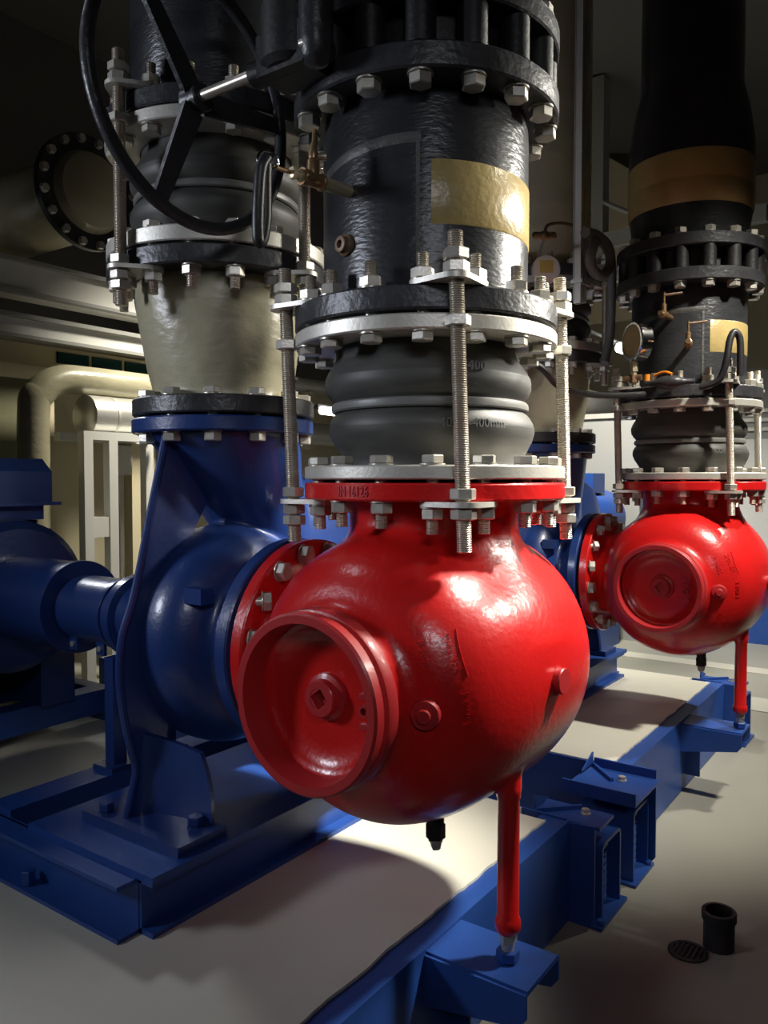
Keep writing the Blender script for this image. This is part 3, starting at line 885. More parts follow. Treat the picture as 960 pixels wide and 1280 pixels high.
def coupling_and_motor(at, label_a, label_b):
    ox, oy = at
    t = thing('coupling_guard', label_a, 'guard', (ox, oy + 1.07, -.55), 'coupling guards')
    part('guard_tube', MB().ring(.06, .105, 1.073, 1.345, (ox, oy, ZA), 'Y', 64, .002), M['blue'], t)
    part('guard_ring', MB().ring(.06, .112, 1.10, 1.118, (ox, oy, ZA), 'Y', 64, .002), M['blue'], t)
    part('guard_collar', MB().ring(.10, .150, 1.34, 1.362, (ox, oy, ZA), 'Y', 64, .002), M['blue'], t)
    part('guard_sleeve', MB().ring(.11, .145, 1.36, 1.70, (ox, oy, ZA), 'Y', 64, .002), M['blue'], t)
    for y in (1.16, 1.30):
        lug = part('fixing_lug', MB().box(ox - .062, ox - .052, oy + y - .02, oy + y + .02, ZA - .125, ZA - .085), M['blue'], t)
        part('lug_screw', MB().cyl(.009, -.068, -.060, (ox, oy + y, ZA - .105), 'X', 12), M['bolt'], lug)
    m = thing('electric_motor', label_b, 'motor', (ox, oy + 2.1, -.85), 'blue motors')
    part('motor_housing', MB().lathe([(.10, 1.70), (.24, 1.705), (.268, 1.73), (.275, 1.78), (.275, 2.42), (.25, 2.46), (.10, 2.48)], (ox, oy, ZA), 'Y', 64), M['blue'], m)
    for k in range(28):
        a = 2 * PI * k / 28
        c, s = math.cos(a), math.sin(a)
        vs = []
        for y in (1.80, 2.38):
            for rr, ww in ((.272, .004), (.292, .0025)):
                for sg in (-1, 1): vs.append((ox + rr * s + sg * ww * c, oy + y, ZA + rr * c - sg * ww * s))
        part('cooling_fin', MB().add(vs, [(0, 1, 3, 2), (4, 6, 7, 5), (0, 4, 5, 1), (2, 3, 7, 6), (0, 2, 6, 4), (1, 5, 7, 3)]), M['blue'], m)
    tb = part('terminal_box', MB().prism([(oy + 1.74, -.085), (oy + 2.14, -.085), (oy + 2.14, .030), (oy + 2.08, .078), (oy + 1.80, .078), (oy + 1.74, .030)], ox - .24, ox + .15, 'YZ'), M['blue_steel'], m)
    part('terminal_box_base', MB().box(ox - .20, ox + .14, oy + 1.78, oy + 2.10, -.145, -.085).box(ox - .26, ox + .175, oy + 1.72, oy + 2.16, -.092, -.080), M['blue_steel'], tb)
    part('eye_bolt', MB().cyl(.016, -.15, -.11, (ox + .19, oy + 1.9, 0), seg=12), M['black_dull'], m)
    for sx in (-1, 1):
        part('motor_foot', MB().box(ox + sx * .20 - .07, ox + sx * .20 + .07, oy + 1.80, oy + 2.36, -.850, -.60), M['blue'], m)
    return t, m


coupling_and_motor((0, 0), 'blue cylindrical coupling guard with a wide collar left of the foreground pump', 'blue electric motor with a terminal box at the left edge of the picture')


def base_frame(label, at, group):
    ox, oy = at
    t = thing('pump_base_frame', label, 'base frame', (ox, oy + .9, -.990), group)
    z0, z1 = -.990, -.866
    def chan_y(x, sx, y0, y1):
        part('long_channel', MB().box(x - .005, x + .005, oy + y0, oy + y1, z0, z1).box(min(x, x + sx * .06), max(x, x + sx * .06), oy + y0, oy + y1, z0, z0 + .010)
             .box(min(x, x + sx * .06), max(x, x + sx * .06), oy + y0, oy + y1, z1 - .010, z1), M['blue_steel'], t)
    chan_y(ox - .452, -1, .470, 2.6); chan_y(ox + .452, 1, .470, 2.6)
    part('cross_channel', MB().box(ox - .455, ox + .455, oy + .462, oy + .472, z0, z1).box(ox - .455, ox + .455, oy + .425, oy + .47, z0, z0 + .012)
         .box(ox - .455, ox + .455, oy + .425, oy + .47, z1 - .012, z1), M['blue_steel'], t)
    part('pump_plate', MB().box(ox - .462, ox + .462, oy + .415, oy + .890, z1, -.850), M['blue_steel'], t)
    for y0, y1 in ((1.0, 1.10), (1.84, 1.93), (2.30, 2.40)):
        part('cross_beam', MB().box(ox - .445, ox + .445, oy + y0, oy + y1, -.945, -.850), M['blue_steel'], t)
    for y in (.85, 1.5):
        part('anchor_bolt', MB().hexp(.030, -.98, -.945, (ox - .487, oy + y, 0), ch=.002), M['blue_steel'], t)
    return t


base_frame('blue channel base frame under the foreground pump at lower left', (0, 0), 'pump base frames')
bf2 = base_frame('blue base frame under the distant pump, dark plate showing past the red valve', (V2[0], V2[1]), 'pump base frames')

# ------------------------------------------------------------------ inertia bases: pale screed in a blue steel frame
def ragged(x0, x1, y, n, amp, seed):
    rnd = random.Random(seed); out = []
    for k in range(n + 1):
        x = x0 + (x1 - x0) * k / n
        out.append((x, y + amp * (mnoise.noise(Vector((x * 9, seed, 0))) + .5 * rnd.uniform(-1, 1) * .6)))
    return out


def inertia_base(label, x0, x1, y0, y1, seed):
    t = thing('inertia_base', label, 'plinth', ((x0 + x1) / 2, (y0 + y1) / 2, -1.290), 'inertia bases under the pumps')
    e = .008
    edge = ragged(x0 + .012, x1 - .05, y0 + .052, 90, .006, seed)
    # screed slab with a ragged front edge lapping over the channel flange
    poly = edge + [(x1 - .055, y0 + .06), (x1 - .055, y0 + .15), (x1 - .010, y0 + .15), (x1 - .010, y1), (x0 + .01, y1)]
    n = len(poly)
    vs = [(p[0], p[1], -1.25) for p in poly] + [(p[0], p[1] + (.004 if i < 91 else 0), -.990) for i, p in enumerate(poly)]
    fs = [tuple(range(n)), tuple(range(2 * n - 1, n - 1, -1))] + [(i, i + n, (i + 1) % n + n, (i + 1) % n) for i in range(n)]
    part('screed_slab', MB().add(vs, fs), M['plinth'], t, 'pale painted screed')
    part('front_channel', MB().box(x0, x1, y0, y0 + e, -1.295, -.9965).box(x0, x1, y0 + e + .0001, y0 + .085, -1.0045, -.9967).box(x0, x1, y0 + e + .0001, y0 + .08, -1.295, -1.287), M['blue_steel'], t)
    part('end_channel', MB().box(x1 - e, x1, y0 + e, y1, -1.295, -.992), M['blue_steel'], t)
    part('end_channel', MB().box(x0, x0 + e, y0 + e, y1, -1.295, -.992), M['blue_steel'], t)
    part('back_channel', MB().box(x0, x1, y1, y1 + e, -1.295, -.992), M['blue_steel'], t)
    return t


FY = -.065
inertia_base('near pale plinth framed in blue steel under the foreground valve and pump', -1.35, .655, FY, 2.9, 3)
inertia_base('far pale plinth framed in blue steel under the distant red valve', 1.150, 2.60, FY, 2.9, 11)


def leg_bracket(label, x, group):
    t = thing('support_bracket', label, 'bracket', (x, -.18, -1.10), group)
    z = -1.004
    part('top_plate', MB().box(x - .130, x + .020, -.300, FY, z - .010, z + .0005), M['blue_steel'], t)
    part('front_lip', MB().prism([(FY, z - .005), (-.300, z - .005), (-.300, z - .055), (-.285, z - .075), (FY, z - .115)], x - .138, x - .1301, 'YZ'), M['blue_steel'], t)
    part('back_lip', MB().prism([(FY, z - .005), (-.300, z - .005), (-.300, z - .055), (-.285, z - .075), (FY, z - .115)], x + .0201, x + .028, 'YZ'), M['blue_steel'], t)
    part('web_plate', MB().prism([(FY, z - .010), (-.12, z - .010), (-.12, z - .24), (FY, z - .24)], x - .04, x - .032, 'YZ'), M['blue_steel'], t)
    return t


leg_bracket('blue steel bracket holding the foot of the foreground red support pipe', -.0, 'support brackets')
leg_bracket('blue steel bracket holding the foot of the distant red support pipe at right', V2[0], 'support brackets')


def spring_isolator(label, sx, xe, group):
    """sx = +1: hangs off a right-hand end at xe, -1: off a left-hand end"""
    t = thing('spring_isolator', label, 'spring isolator', (xe + sx * .06, -.08, -1.298), group)
    X = lambda a: xe + sx * a
    def bx(mb, a0, a1, y0, y1, z0, z1): return mb.box(min(X(a0), X(a1)), max(X(a0), X(a1)), y0, y1, z0, z1)
    zt = -1.002
    yo = FY - (.075 if sx > 0 else .105)
    part('fin_plate', MB().prism([(FY + .11, -1.296), (yo + .02, -1.296), (yo, -1.27), (yo, zt + (.002 if sx > 0 else .030)), (FY + .11, zt + .030 if sx < 0 else zt - .01)], min(X(.0015), X(.0095)), max(X(.0015), X(.0095)), 'YZ'), M['blue_steel'], t)
    w1 = .125 if sx > 0 else .250
    part('top_plate', bx(MB(), .0097, w1, yo - .012, FY + .125, zt - .010, zt), M['blue_steel'], t)
    if sx < 0: part('end_lip', bx(MB(), w1, w1 + .008, yo - .012, FY + .125, zt - .012, zt + .030), M['blue_steel'], t)
    part('gusset', MB().prism([(X(.004), FY + .110), (X(.010), FY + .118), (X(.118), FY + .012), (X(.112), FY + .004)], zt + .0002, zt + .012, 'XY')
         .prism([(X(.010), zt + .0125), (X(.108), zt + .0125), (X(.010), zt + .050)], FY + .112, FY + .118, 'XZ'), M['blue_steel'], t)
    part('adjusting_bolt', MB().cyl(.016, zt, zt + .003, (X(.085), FY - .015, 0), seg=16).hexp(.022, zt + .003, zt + .014, (X(.085), FY - .015, 0)), M['bolt'], t)
    # rounded housing: an upside-down U of folded plate
    a0, a1, y0, y1 = (.040, .200, FY - .085, FY + .09) if sx > 0 else (.020, .175, FY - .085, FY + .09)
    o_, i_ = [], []
    zh = zt - .060
    for k in range(7):
        th = PI - k * PI / 12
        o_.append((a0 + .025 + .025 * math.cos(th), zh - .025 + .025 * math.sin(th))); i_.append((a0 + .025 + .015 * math.cos(th), zh - .025 + .015 * math.sin(th)))
    for k in range(7):
        th = PI / 2 - k * PI / 12
        o_.append((a1 - .025 + .025 * math.cos(th), zh - .025 + .025 * math.sin(th))); i_.append((a1 - .025 + .015 * math.cos(th), zh - .025 + .015 * math.sin(th)))
    poly = [(a0, -1.290)] + o_ + [(a1, -1.290), (a1 - .010, -1.290)] + i_[::-1] + [(a0 + .010, -1.290)]
    part('housing', MB().prism([(X(p[0]), p[1]) for p in poly], y0, y1, 'XZ'), M['blue_steel'], t)
    coil = []
    xm = (a0 + a1) / 2
    for k in range(97):
        th = k / 12 * 2 * PI
        coil.append((X(xm) + .040 * math.cos(th), FY - .02 + .040 * math.sin(th), -1.28 + .185 * k / 96))
    part('coil_spring', MB().tube(coil, .0085, 8), M['blue_steel'], t)
    part('spring_cap', MB().cyl(.050, -1.100, -1.088, (X(xm), FY - .02, 0), seg=24).cyl(.010, -1.09, zt - .010, (X(xm), FY - .02, 0), seg=12), M['blue_steel'], t)
    part('foot_plate', bx(MB(), .002, a1 + .02, FY - .100, FY + .12, -1.300, -1.2901), M['blue_steel'], t)
    part('foot_screw', MB().hexp(.022, -1.290, -1.278, (X(.025), FY - .088, 0)), M['blue_steel'], t)
    return t


spring_isolator('blue spring isolator on the near plinth corner beside the foreground support leg', 1, .655, 'blue spring isolators')
spring_isolator('blue spring isolator on the left corner of the far plinth', -1, 1.150, 'blue spring isolators')
spring_isolator('blue spring isolator on the far right corner of the far plinth', 1, 2.60, 'blue spring isolators')

# ================================================================== discharge column of the first pump
def discharge(label, c, c2, group):
    t = thing('cream_reducer_pipe', label, 'pipe', (c[0], c[1], .166), group)
    part('gasket', MB().ring(.12, .205, .159, .168, (c[0], c[1], 0), ch=.0005), M['gasket'], t)
    part('lower_flange', MB().ring(.12, .243, .167, .212, (c[0], c[1], 0), seg=80, ch=.004), M['black_paint'], t)
    seg = 96; prof = [(.190, .205), (.183, .222), (.185, .235), (.197, .29), (.209, .35), (.218, .41), (.222, .46), (.221, .50), (.215, .518)]
    vs = []; fs = []
    for r, z in prof:
        u = (z - .2) / .32
        for k in range(seg):
            a = 2 * PI * k / seg
            q = r + .004 * mnoise.noise(Vector((math.cos(a) * 4, math.sin(a) * 4, z * 14)))
            vs.append((c[0] + (c2[0] - c[0]) * u + q * math.cos(a), c[1] + (c2[1] - c[1]) * u + q * math.sin(a), z))
    for i in range(len(prof) - 1):
        for k in range(seg):
            l = (k + 1) % seg
            fs.append((i * seg + k, i * seg + l, (i + 1) * seg + l, (i + 1) * seg + k))
    part('bandaged_cone', MB().add(vs, fs), M['cream_wrap'], t, 'cream bandage wrapped cone')
    part('upper_flange', flange_ring(.515, .562, c2, .290, .19), M['black_paint'], t)
    for k in range(12):
        a = PHASE + R(7) + k * PI / 6
        x, y = c[0] + .212 * math.cos(a), c[1] + .212 * math.sin(a)
        b = inst('hex_bolt', BOLT, t, (x, y, .212), (0, 0, a + random.uniform(-.5, .5)))
        inst('nut', NUT, b, (0, 0, .122 - .212), (PI, 0, 0), True)
    return t


D1, D1U = (.003, PY), (-.006, PY + .010)
col1 = discharge('cream bandaged taper pipe on top of the foreground blue pump', D1, D1U, 'bandaged taper pipes')
col2 = copy_thing(col1, (V2[0], V2[1], 0), 'cream bandaged taper pipe of the distant pump, seen behind the right tie rod', 'bandaged taper pipes')
dj1 = rubber_joint('dark rubber expansion joint behind the handwheel on the left discharge pipe', D1U, D1U, (.568, .606), (.853, .885), .515, .935, .2295, 'rubber joints over the blue pumps', phase=R(224.2 + 22.5 + 11.25), rod_sets=(0, 1, 2, 3))
dj2 = copy_thing(dj1, (V2[0], V2[1], 0), 'rubber expansion joint on the distant discharge pipe behind the black riser', 'rubber joints over the blue pumps')


def top_run(label, c, group, m):
    t = thing('upper_discharge_pipe', label, 'pipe', (c[0], c[1], .889), group)
    part('lower_flange', flange_ring(.889, .935, c, .290, .19), M['black_paint'], t)
    part('pipe_barrel', MB().lathe([(.205, .93), (.222, .96), (.224, 1.2), (.226, 1.21), (.224, 1.22), (.224, 1.42), (.226, 1.43), (.224, 1.44), (.224, 3.28)], (c[0], c[1], 0), seg=72), m, t)
    return t


top_run('dark discharge pipe rising behind the handwheel at top left', D1U, 'upper discharge pipes', M['black_wrap'])
top_run('cream wrapped discharge pipe seen just right of the black riser', (D1U[0] + V2[0], D1U[1] + V2[1]), 'upper discharge pipes', M['cream_wrap'])

# ================================================================== fittings near the far riser
g = thing('pressure_gauge', 'round pressure gauge seen edge on beside the distant riser', 'gauge', (1.62, .075, .40))
gx = Vector((1.64, .085, .548))
nd = Vector((-.76, .65, 0)).normalized()
part('gauge_case', cyl_along(gx, nd, [(.070, -.040), (.078, -.036), (.078, .010), (.074, .014), (.066, .014), (.066, .006), (0, .006)], 40), M['chrome'], g)
part('gauge_face', cyl_along(gx, nd, [(.0655, .0065), (.0655, .0075), (0, .0075)], 40), M['tape'], g, 'cream face')
part('gauge_stem', MB().cyl(.009, .37, .50, (1.64, .085, 0), seg=16).hexp(.026, .43, .465, (1.64, .085, 0)), M['brass_pale'], g)
part('gauge_cock', MB().cyl(.012, -.03, .04, (1.64, .085, .405), 'Y', 16).hexp(.03, .385, .415, (1.64, .085, 0)), M['brass'], g)

c2 = (V2[0] + UP[0], V2[1] + UP[1])
for nm, lab, a, z, ln in (('vent_cock', 'small brass vent cock high on the left of the distant riser', R(178), .640, .13),
                          ('drain_tap', 'brass tap sticking out of the front of the distant riser', R(195), .520, .15)):
    d = Vector((math.cos(a), math.sin(a), 0)); p = Vector((c2[0], c2[1], z)) + d * .222
    tt = thing(nm, lab, 'tap', tuple(p))
    part('nipple', cyl_along(p, d, [(.011, 0), (.011, ln * .5), (.015, ln * .5), (.015, ln * .8), (.009, ln * .82), (.009, ln)]), M['brass'], tt)
    part('tap_stem', cyl_along(p + d * ln * .65, (0, 0, 1), [(.010, 0), (.009, .04), (.004, .045), (.004, .085), (0, .085)]), M['brass'], tt)
    part('tap_lever', MB().tube([p + d * ln * .65 + Vector((0, 0, .075)), p + d * ln * .65 + Vector((.03, -.06, .082))], .005, 8), M['rust'], tt)

vb = thing('isolating_ball_valve', 'small ball valve with an orange lever on the distant upper flange', 'valve', (1.62, .0, .36))
part('ball_body', cyl_along((1.62, -.06, .375), (0.2, -1, 0), [(.010, -.09), (.013, -.05), (.024, -.03), (.028, 0), (.024, .03), (.013, .05), (.010, .09), (.0, .09)], 24), M['black_paint'], vb)
part('ball_lever', MB().tube(smooth_path([(1.62, .0, .405), (1.615, -.04, .415), (1.61, -.07, .405)], 4), .006, 8), M['orange'], vb, 'orange lever')
part('lever_cap', MB().cyl(.012, .385, .41, (1.61, .025, 0), seg=14), M['orange'], vb, 'orange cap')

# black cable swinging across from behind the foreground joint to the far riser
solo('black_cable', MB().tube(smooth_path([(.60, .30, .44), (.728, .10, .360), (.943, .10, .305), (1.19, .09, .300), (1.45, .05, .318), (1.56, .02, .33)], 8), .011, 10), M['cable'],
     'black cable sagging between the foreground joint and the distant riser', 'cable', (1.1, .1, .30))
solo('sleeved_cable', MB().tube(smooth_path([(1.655, -.16, .352), (1.66, -.20, .360), (1.665, -.235, .385), (1.665, -.255, .450), (1.675, -.262, .520), (1.69, -.275, .555), (1.70, -.292, .530), (1.70, -.296, .46), (1.70, -.296, .39)], 8), .013, 12), M['cable'],
     'short black sleeved cable looped in front of the distant riser', 'cable', (1.68, -.25, .35))

# grey hose with its loop, struts, dial
gh = thing('grey_conduit_hose', 'grey flexible conduit hose bent into a loop beside the vertical strut', 'hose', (1.75, .25, .50))
part('hose_loop', MB().tube(smooth_path([(1.625, .24, .962), (1.590, .24, .935), (1.575, .245, .885), (1.625, .25, .845), (1.735, .25, .852), (1.815, .25, .915), (1.800, .255, .985), (1.690, .26, 1.004), (1.555, .26, .985)], 8), .021, 16), M['greyhose'], gh)
part('hose_drop', MB().tube(smooth_path([(1.80, .275, 1.0), (1.895, .275, .96), (1.907, .275, .80), (1.890, .275, .624), (1.825, .275, .500)], 8), .019, 16), M['greyhose'], gh)

st = thing('hanging_strut', 'galvanised vertical strut channel hanging to the right of the black riser', 'strut', (1.62, .30, .77))
part('strut_channel', MB().box(1.600, 1.628, .295, .325, .72, 3.28).box(1.640, 1.668, .295, .325, .73, 3.28).box(1.60, 1.668, .322, .328, .73, 3.28), M['galv'], st)
part('strut_clip', MB().box(1.59, 1.68, .285, .333, .80, .815), M['bolt'], st)
st2 = thing('hanging_column', 'dark steel column behind the strut at upper right', 'column', (2.70, .75, .30))
part('column_shaft', MB().box(2.72, 2.86, .76, .90, .60, 3.28), M['grey'], st2)

dl = thing('round_dial', 'round white dial with a yellow label peeking over the foreground flange', 'dial', (1.05, .22, .60))
dd = Vector((-.79, -.61, 0)).normalized()
dp = Vector((1.115, .228, .742))
part('dial_case', cyl_along(dp, dd, [(.030, -.05), (.046, -.03), (.050, -.02), (.050, .0), (.047, .004), (0, .004)], 40), M['dial_white'], dl)
q = dd.to_track_quat('Z', 'Y')
mb = MB().box(-.024, .024, -.014, .030, .0042, .0052); mb.v = [tuple(q @ Vector(v) + dp) for v in mb.v]
part('dial_label', mb, M['dial_yellow'], dl, 'yellow label')
part('dial_stem', MB().tube([dp + dd * -.04, dp + dd * -.12, dp + dd * -.14 + Vector((0, 0, -.3))], .012, 12), M['galv'], dl)
dv = thing('angle_cock', 'small lever cock above the round dial behind the riser', 'tap', (1.28, .40, .80))
part('cock_body', cyl_along((1.30, .32, .92), (.6, -.8, 0), [(.008, -.045), (.014, -.04), (.014, -.022), (.010, -.02), (.016, -.012), (.018, 0), (.016, .012), (.010, .02), (.014, .022), (.014, .04), (.008, .045), (0, .046)], 20), M['brass'], dv)
part('cock_lever', MB().tube(smooth_path([(1.30, .32, .93), (1.31, .31, .96), (1.36, .28, .975), (1.42, .26, .978)], 4), .006, 8), M['rust'], dv)
part('cock_stem', MB().tube(smooth_path([(1.30, .32, .92), (1.36, .35, .93), (1.55, .45, .96), (1.735, .54, .97)], 4), .010, 10), M['bolt'], dv)

lt = thing('lit_tube_lamp', 'bright lit tube lamp seen between the foreground and distant joints', 'lamp', (3.6, .8, .80))
part('lamp_tube', MB().tube([(3.54, .80, .846), (3.76, .78, .842)], .034, 14), M['tube'], lt)
part('lamp_bracket', MB().box(3.55, 3.75, .85, .87, .885, .91).tube([(2.86, .86, .90), (3.60, .86, .90)], .012, 8), M['black_dull'], lt)

# ================================================================== left background
bp = thing('flanged_branch_pipe', 'big pipe end with a bolted flange in the dark upper left', 'pipe', (1.20, 3.2, 1.25))
bc = (1.20, 0, 1.60)
part('pipe_barrel', MB().lathe([(.0, 2.90), (.12, 2.91), (.20, 2.95), (.235, 3.02), (.235, 4.58)], bc, 'Y', 64), M['cream_wrap'], bp, 'cream domed end')
part('pipe_flange', MB().ring(.20, .315, 3.00, 3.04, bc, 'Y', 64), M['black_paint'], bp)
for k in range(16):
    a = 2 * PI * (k + .5) / 16
    inst('flange_bolt', SHORTBOLT, bp, (bc[0] + .285 * math.sin(a), 3.00, bc[2] + .285 * math.cos(a)), (PI / 2, 0, 0))

for k, (z0, z1, y0, m, lab) in enumerate(((1.10, 1.26, 3.50, 'white', 'upper pale overhead duct beam crossing behind the left pipe'),
                                          (.835, .93, 3.45, 'white', 'lower pale overhead duct beam crossing behind the left pipe'))):
    t = thing('overhead_duct', lab, 'duct', (1.5, y0, z0), 'overhead duct beams')
    part('duct_body', MB().box(-.6, 3.4, y0, y0 + .25, z0, z1), M[m], t)
    part('duct_flange', MB().box(-.6, 3.4, y0 - .04, y0 + .02, z1, z1 + .025).box(-.6, 3.4, y0 - .04, y0 + .02, z0 - .02, z0), M['grey'], t)
t = thing('window_strip', 'narrow strip of dark glazing under the lower pale duct beam', 'window', (1.6, 3.6, .74))
part('strip_frame', MB().box(.6, 2.6, 3.60, 3.66, .70, .82), M['wall'], t)
for k in range(3):
    pn = part('pane', MB().box(1.36 + k * .25, 1.58 + k * .25, 3.585, 3.60, .725, .795), M['teal'], t)

ip = thing('insulated_pipe', 'cream insulated horizontal pipe with an elbow left of the cream taper pipe', 'pipe', (1.4, 3.35, -1.30))
pts = smooth_path([(3.3, 3.35, .60), (2.2, 3.35, .60), (1.45, 3.35, .60), (1.22, 3.35, .585), (1.09, 3.35, .50), (1.05, 3.35, .36), (1.05, 3.35, -.4), (1.05, 3.35, -1.30)], 8)
part('insulation', MB().tube(pts, .088, 24), M['cream_wrap'], ip)
vv = thing('clad_vessel', 'bright metal clad horizontal vessel on a white frame at left', 'vessel', (1.6, 3.3, .24))
part('cladding', MB().lathe([(0, 1.33), (.10, 1.335), (.125, 1.35), (.125, 1.80)], (0, 3.30, .385), 'X', 40), M['alu'], vv)
part('cladding_band', MB().ring(.12, .1275, 1.50, 1.52, (0, 3.30, .385), 'X', 40, .001), M['galv'], vv)
fr = thing('support_stand', 'white square tube stand placed under the clad vessel at left', 'frame', (1.6, 3.3, -1.3))
for x, y in ((1.27, 3.18), (1.44, 3.18), (1.80, 3.30)):
    part('post', MB().box(x - .03, x + .03, y - .03, y + .03, -1.30, .235), M['white'], fr)
part('rail', MB().box(1.24, 1.83, 3.15, 3.21, .235, .285).box(1.24, 1.83, 3.39, 3.45, .235, .285), M['white'], fr)
part('rail', MB().box(1.301, 1.409, 3.155, 3.205, -.34, -.22), M['white'], fr)
sb = thing('switch_box', 'white switch box on a conduit beside the white frame', 'box', (1.95, 3.4, .10))
part('box_body', MB().box(1.62, 1.76, 3.40, 3.47, .03, .22), M['white'], sb)
part('conduit', MB().tube([(1.70, 3.44, .05), (1.70, 3.44, -1.30)], .020, 12), M['galv'], sb)
ob = thing('olive_board', 'olive mesh board standing behind the blue motor at left', 'board', (1.0, 3.6, -1.3))
part('board_sheet', MB().box(.55, 1.35, 3.70, 3.72, -1.30, .62), M['olive'], ob)
part('board_edge', MB().box(1.33, 1.39, 3.68, 3.73, -1.30, .62), M['wall'], ob)
part('board_shelf', MB().box(.9, 1.34, 3.62, 3.70, -.10, -.07), M['white'], ob)
cl = thing('cream_column', 'cream square column behind the blue pump bracket', 'column', (2.25, 3.6, -1.3))
part('column_shaft', MB().box(1.91, 2.11, 3.60, 3.80, -1.30, .70), M['wall'], cl)
part('column_edge', MB().box(2.15, 2.18, 3.62, 3.66, -1.30, .70), M['galv'], cl)

# bright clutter between the two columns
bl = thing('grey_air_unit', 'pale grey air handling unit seen between the joints at mid right', 'cabinet', (5.05, 1.3, -1.3))
part('unit_case', MB().box(4.85, 5.25, 1.08, 1.56, -1.30, .50), M['grey'], bl)
part('unit_band', MB().box(4.83, 5.27, 1.06, 1.58, .50, .54), M['galv'], bl)
hd = thing('clad_header_pipe', 'metal clad horizontal header pipe behind the distant pump', 'pipe', (4.0, 2.0, .55))
part('cladding', MB().tube([(3.0, 1.78, .66), (6.6, 1.78, .66)], .16, 28), M['alu'], hd)
for k, u in enumerate((.15, .45)):
    p = Vector((3.0, 1.78, .66)).lerp(Vector((6.6, 1.78, .66)), u); dv_ = Vector((1, 0, 0))
    part('cladding_band', cyl_along(p, dv_, [(.155, -.015), (.163, -.012), (.163, .012), (.155, .015)], 28), M['galv'], hd)
    part('pipe_stand', MB().box(p.x - .03, p.x + .03, p.y - .03, p.y + .03, -1.30, p.z - .14), M['galv'], hd)
fm = thing('distant_motor', 'bright blue motor seen beyond the distant joint at mid right', 'motor', (4.5, 1.25, -1.3), 'blue motors')
part('motor_housing', MB().lathe([(.0, 4.10), (.20, 4.11), (.225, 4.16), (.225, 4.75), (0, 4.76)], (0, 1.38, -.30), 'X', 40), M['blue_steel'], fm)
part('terminal_box', MB().box(4.25, 4.50, 1.24, 1.50, -.10, .05), M['blue_steel'], fm)
part('motor_stand', MB().box(4.15, 4.70, 1.18, 1.58, -1.30, -.45), M['blue_steel'], fm)

l2 = copy_thing(lt, (3.56 - 3.54, 2.5, .574 - .846), 'small lit tube lamp glimpsed left of the foreground rubber joint')
for o_ in list(l2.children):
    if o_.name.startswith('lamp_bracket'): bpy.data.objects.remove(o_)
part('lamp_bracket', MB().box(3.57, 3.77, 3.345, 3.365, .60, .63).tube([(3.67, 3.36, .615), (3.67, 4.60, .615)], .012, 8), M['black_dull'], l2)
ph = thing('pale_service_pipe', 'pale horizontal service pipe glimpsed left of the foreground rubber joint', 'pipe', (4.0, 4.2, .55))
part('pipe_run', MB().tube([(2.6, 4.2, .92), (6.4, 4.2, .92)], .07, 20), M['alu'], ph)
part('pipe_run', MB().tube([(2.6, 4.2, .45), (6.4, 4.2, .45)], .11, 24), M['alu'], ph)
for x_ in (3.0, 4.4, 5.8):
    part('pipe_stand', MB().box(x_ - .03, x_ + .03, 4.29, 4.35, -1.30, 1.0).box(x_ - .03, x_ + .03, 4.12, 4.35, .30, .34).box(x_ - .03, x_ + .03, 4.12, 4.35, .82, .85), M['galv'], ph)

# ================================================================== right background
fp = thing('far_blue_plinth', 'long blue steel kerb on the floor behind the distant red valve', 'plinth', (5.6, .6, -1.3))
part('kerb_face', MB().box(5.30, 5.33, -3.0, 3.4, -1.30, -.966).box(5.3301, 5.40, -3.0, 3.4, -.9649, -.96), M['blue_steel'], fp)
part('kerb_fill', MB().box(5.33, 6.4, -3.0, 3.4, -1.30, -.965), M['blue_steel'], fp)
kb = thing('painted_floor_band', 'pale painted band along the floor in front of the far blue kerb', 'floor marking', (4.4, .6, -1.3))
part('band', MB().box(4.25, 4.42, -3, 3.4, -1.2995, -1.296), M['kerb'], kb)
part('band', MB().box(3.30, 3.60, -3, 3.4, -1.2995, -1.296), M['kerb'], kb)
gm = solo('green_floor_marking', MB().box(3.75, 4.20, -.62, -.30, -1.2995, -1.296), M['green'], 'small green painted patch on the floor at the right edge', 'floor marking', (3.6, -.5, -1.2995))
cb = thing('grey_panel_cabinets', 'row of grey panelled cabinets behind the distant red valve', 'cabinet', (5.9, .2, -.965))
part('cabinet_body', MB().box(5.95, 6.40, -1.6, .75, -.965, .95), M['grey'], cb)
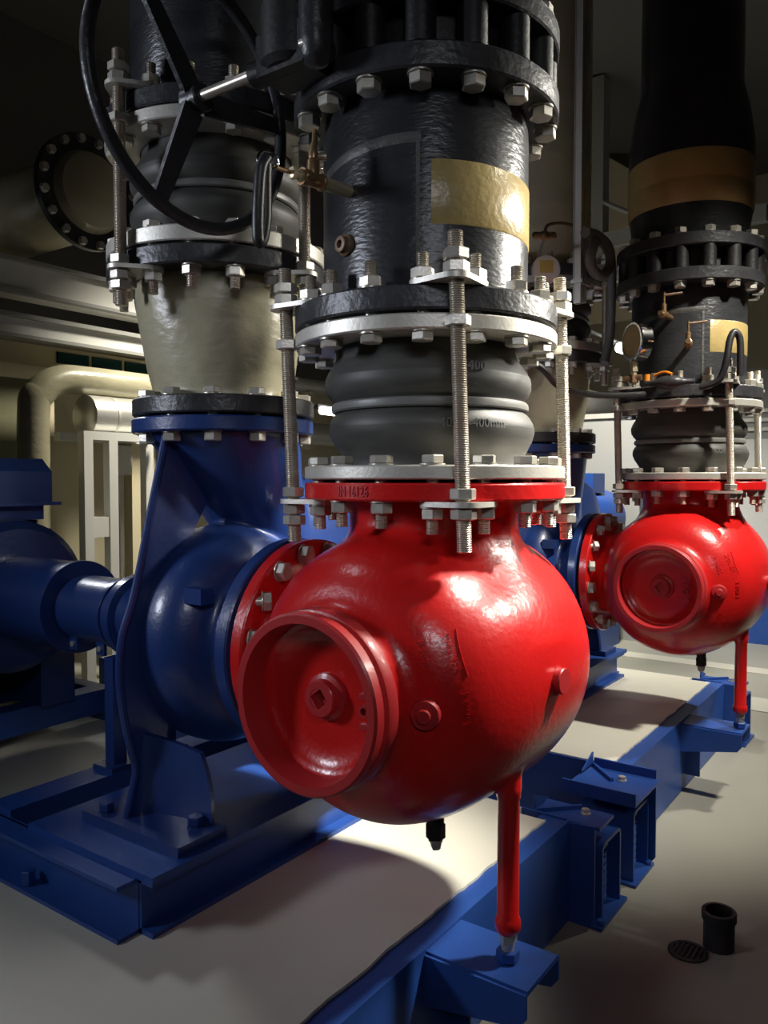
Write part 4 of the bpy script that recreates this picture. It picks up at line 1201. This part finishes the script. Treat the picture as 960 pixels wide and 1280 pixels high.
for k in range(4):
    y = .72 - k * .56
    d = part('panel_door', MB().box(5.925, 5.95, y - .54, y, -.93, .35), M['white'], cb)
    part('panel_handle', MB().box(5.91, 5.925, y - .50, y - .48, -.35, -.20), M['black_dull'], d)
    part('louvre', MB().box(5.93, 5.95, y - .50, y - .04, .42, .45).box(5.93, 5.95, y - .50, y - .04, .50, .53).box(5.93, 5.95, y - .50, y - .04, .58, .61), M['galv'], cb)
pg = thing('pale_gable_panel', 'pale wall panel cut by a sloping edge high in the upper right', 'panel', (6.4, 1.6, 2.0))
part('panel_sheet', MB().prism([(1.10, 1.6), (2.2, 1.6), (2.2, 3.9 - .65), (1.95, 3.25), (1.10, 2.6)], 6.45, 6.50, 'YZ'), M['wall'], pg)
gr = thing('upper_gantry', 'dark steel gantry beams crossing high in the upper right', 'beam', (5.0, 1.5, 1.6))
part('beam', MB().box(4.9, 5.0, .2, 3.2, 1.90, 2.02).box(4.9, 5.0, .2, 3.2, 1.62, 1.70), M['grey'], gr)
part('post', MB().box(4.88, 5.02, 1.42, 1.56, 1.5, 3.28).box(4.92, 4.96, 1.00, 1.04, 1.9, 2.6), M['grey'], gr)
part('brace', MB().tube([(4.9, 1.8, 2.5), (4.9, .9, 1.95)], .02, 8), M['grey'], gr)

# floor drain with a short black standpipe, lower right
fd = thing('floor_drain', 'round perforated floor drain grate at lower right', 'drain', (.70, -.39, -1.300))
part('drain_rim', MB().ring(.040, .052, -1.3, -1.295, (.700, -.392, 0), seg=40, ch=.001), M['black_dull'], fd)
for k in range(6):
    part('grate_bar', MB().box(.664, .736, -.425 + k * .0125, -.419 + k * .0125, -1.299, -1.2955), M['black_dull'], fd)
part('drain_well', MB().cyl(.041, -1.3, -1.2992, (.700, -.392, 0), seg=32), M['gasket'], fd)
cp = thing('black_standpipe', 'short black plastic standpipe standing on the floor beside the drain', 'pipe', (.775, -.455, -1.300))
part('pipe_wall', MB().ring(.036, .041, -1.300, -1.212, (.775, -.455, 0), seg=40, ch=.001), M['black_dull'], cp)
part('pipe_collar', MB().ring(.036, .046, -1.222, -1.196, (.775, -.455, 0), seg=40, ch=.002), M['black_dull'], cp)

for o in list(bpy.data.objects):
    if 'base' in o: del o['base']
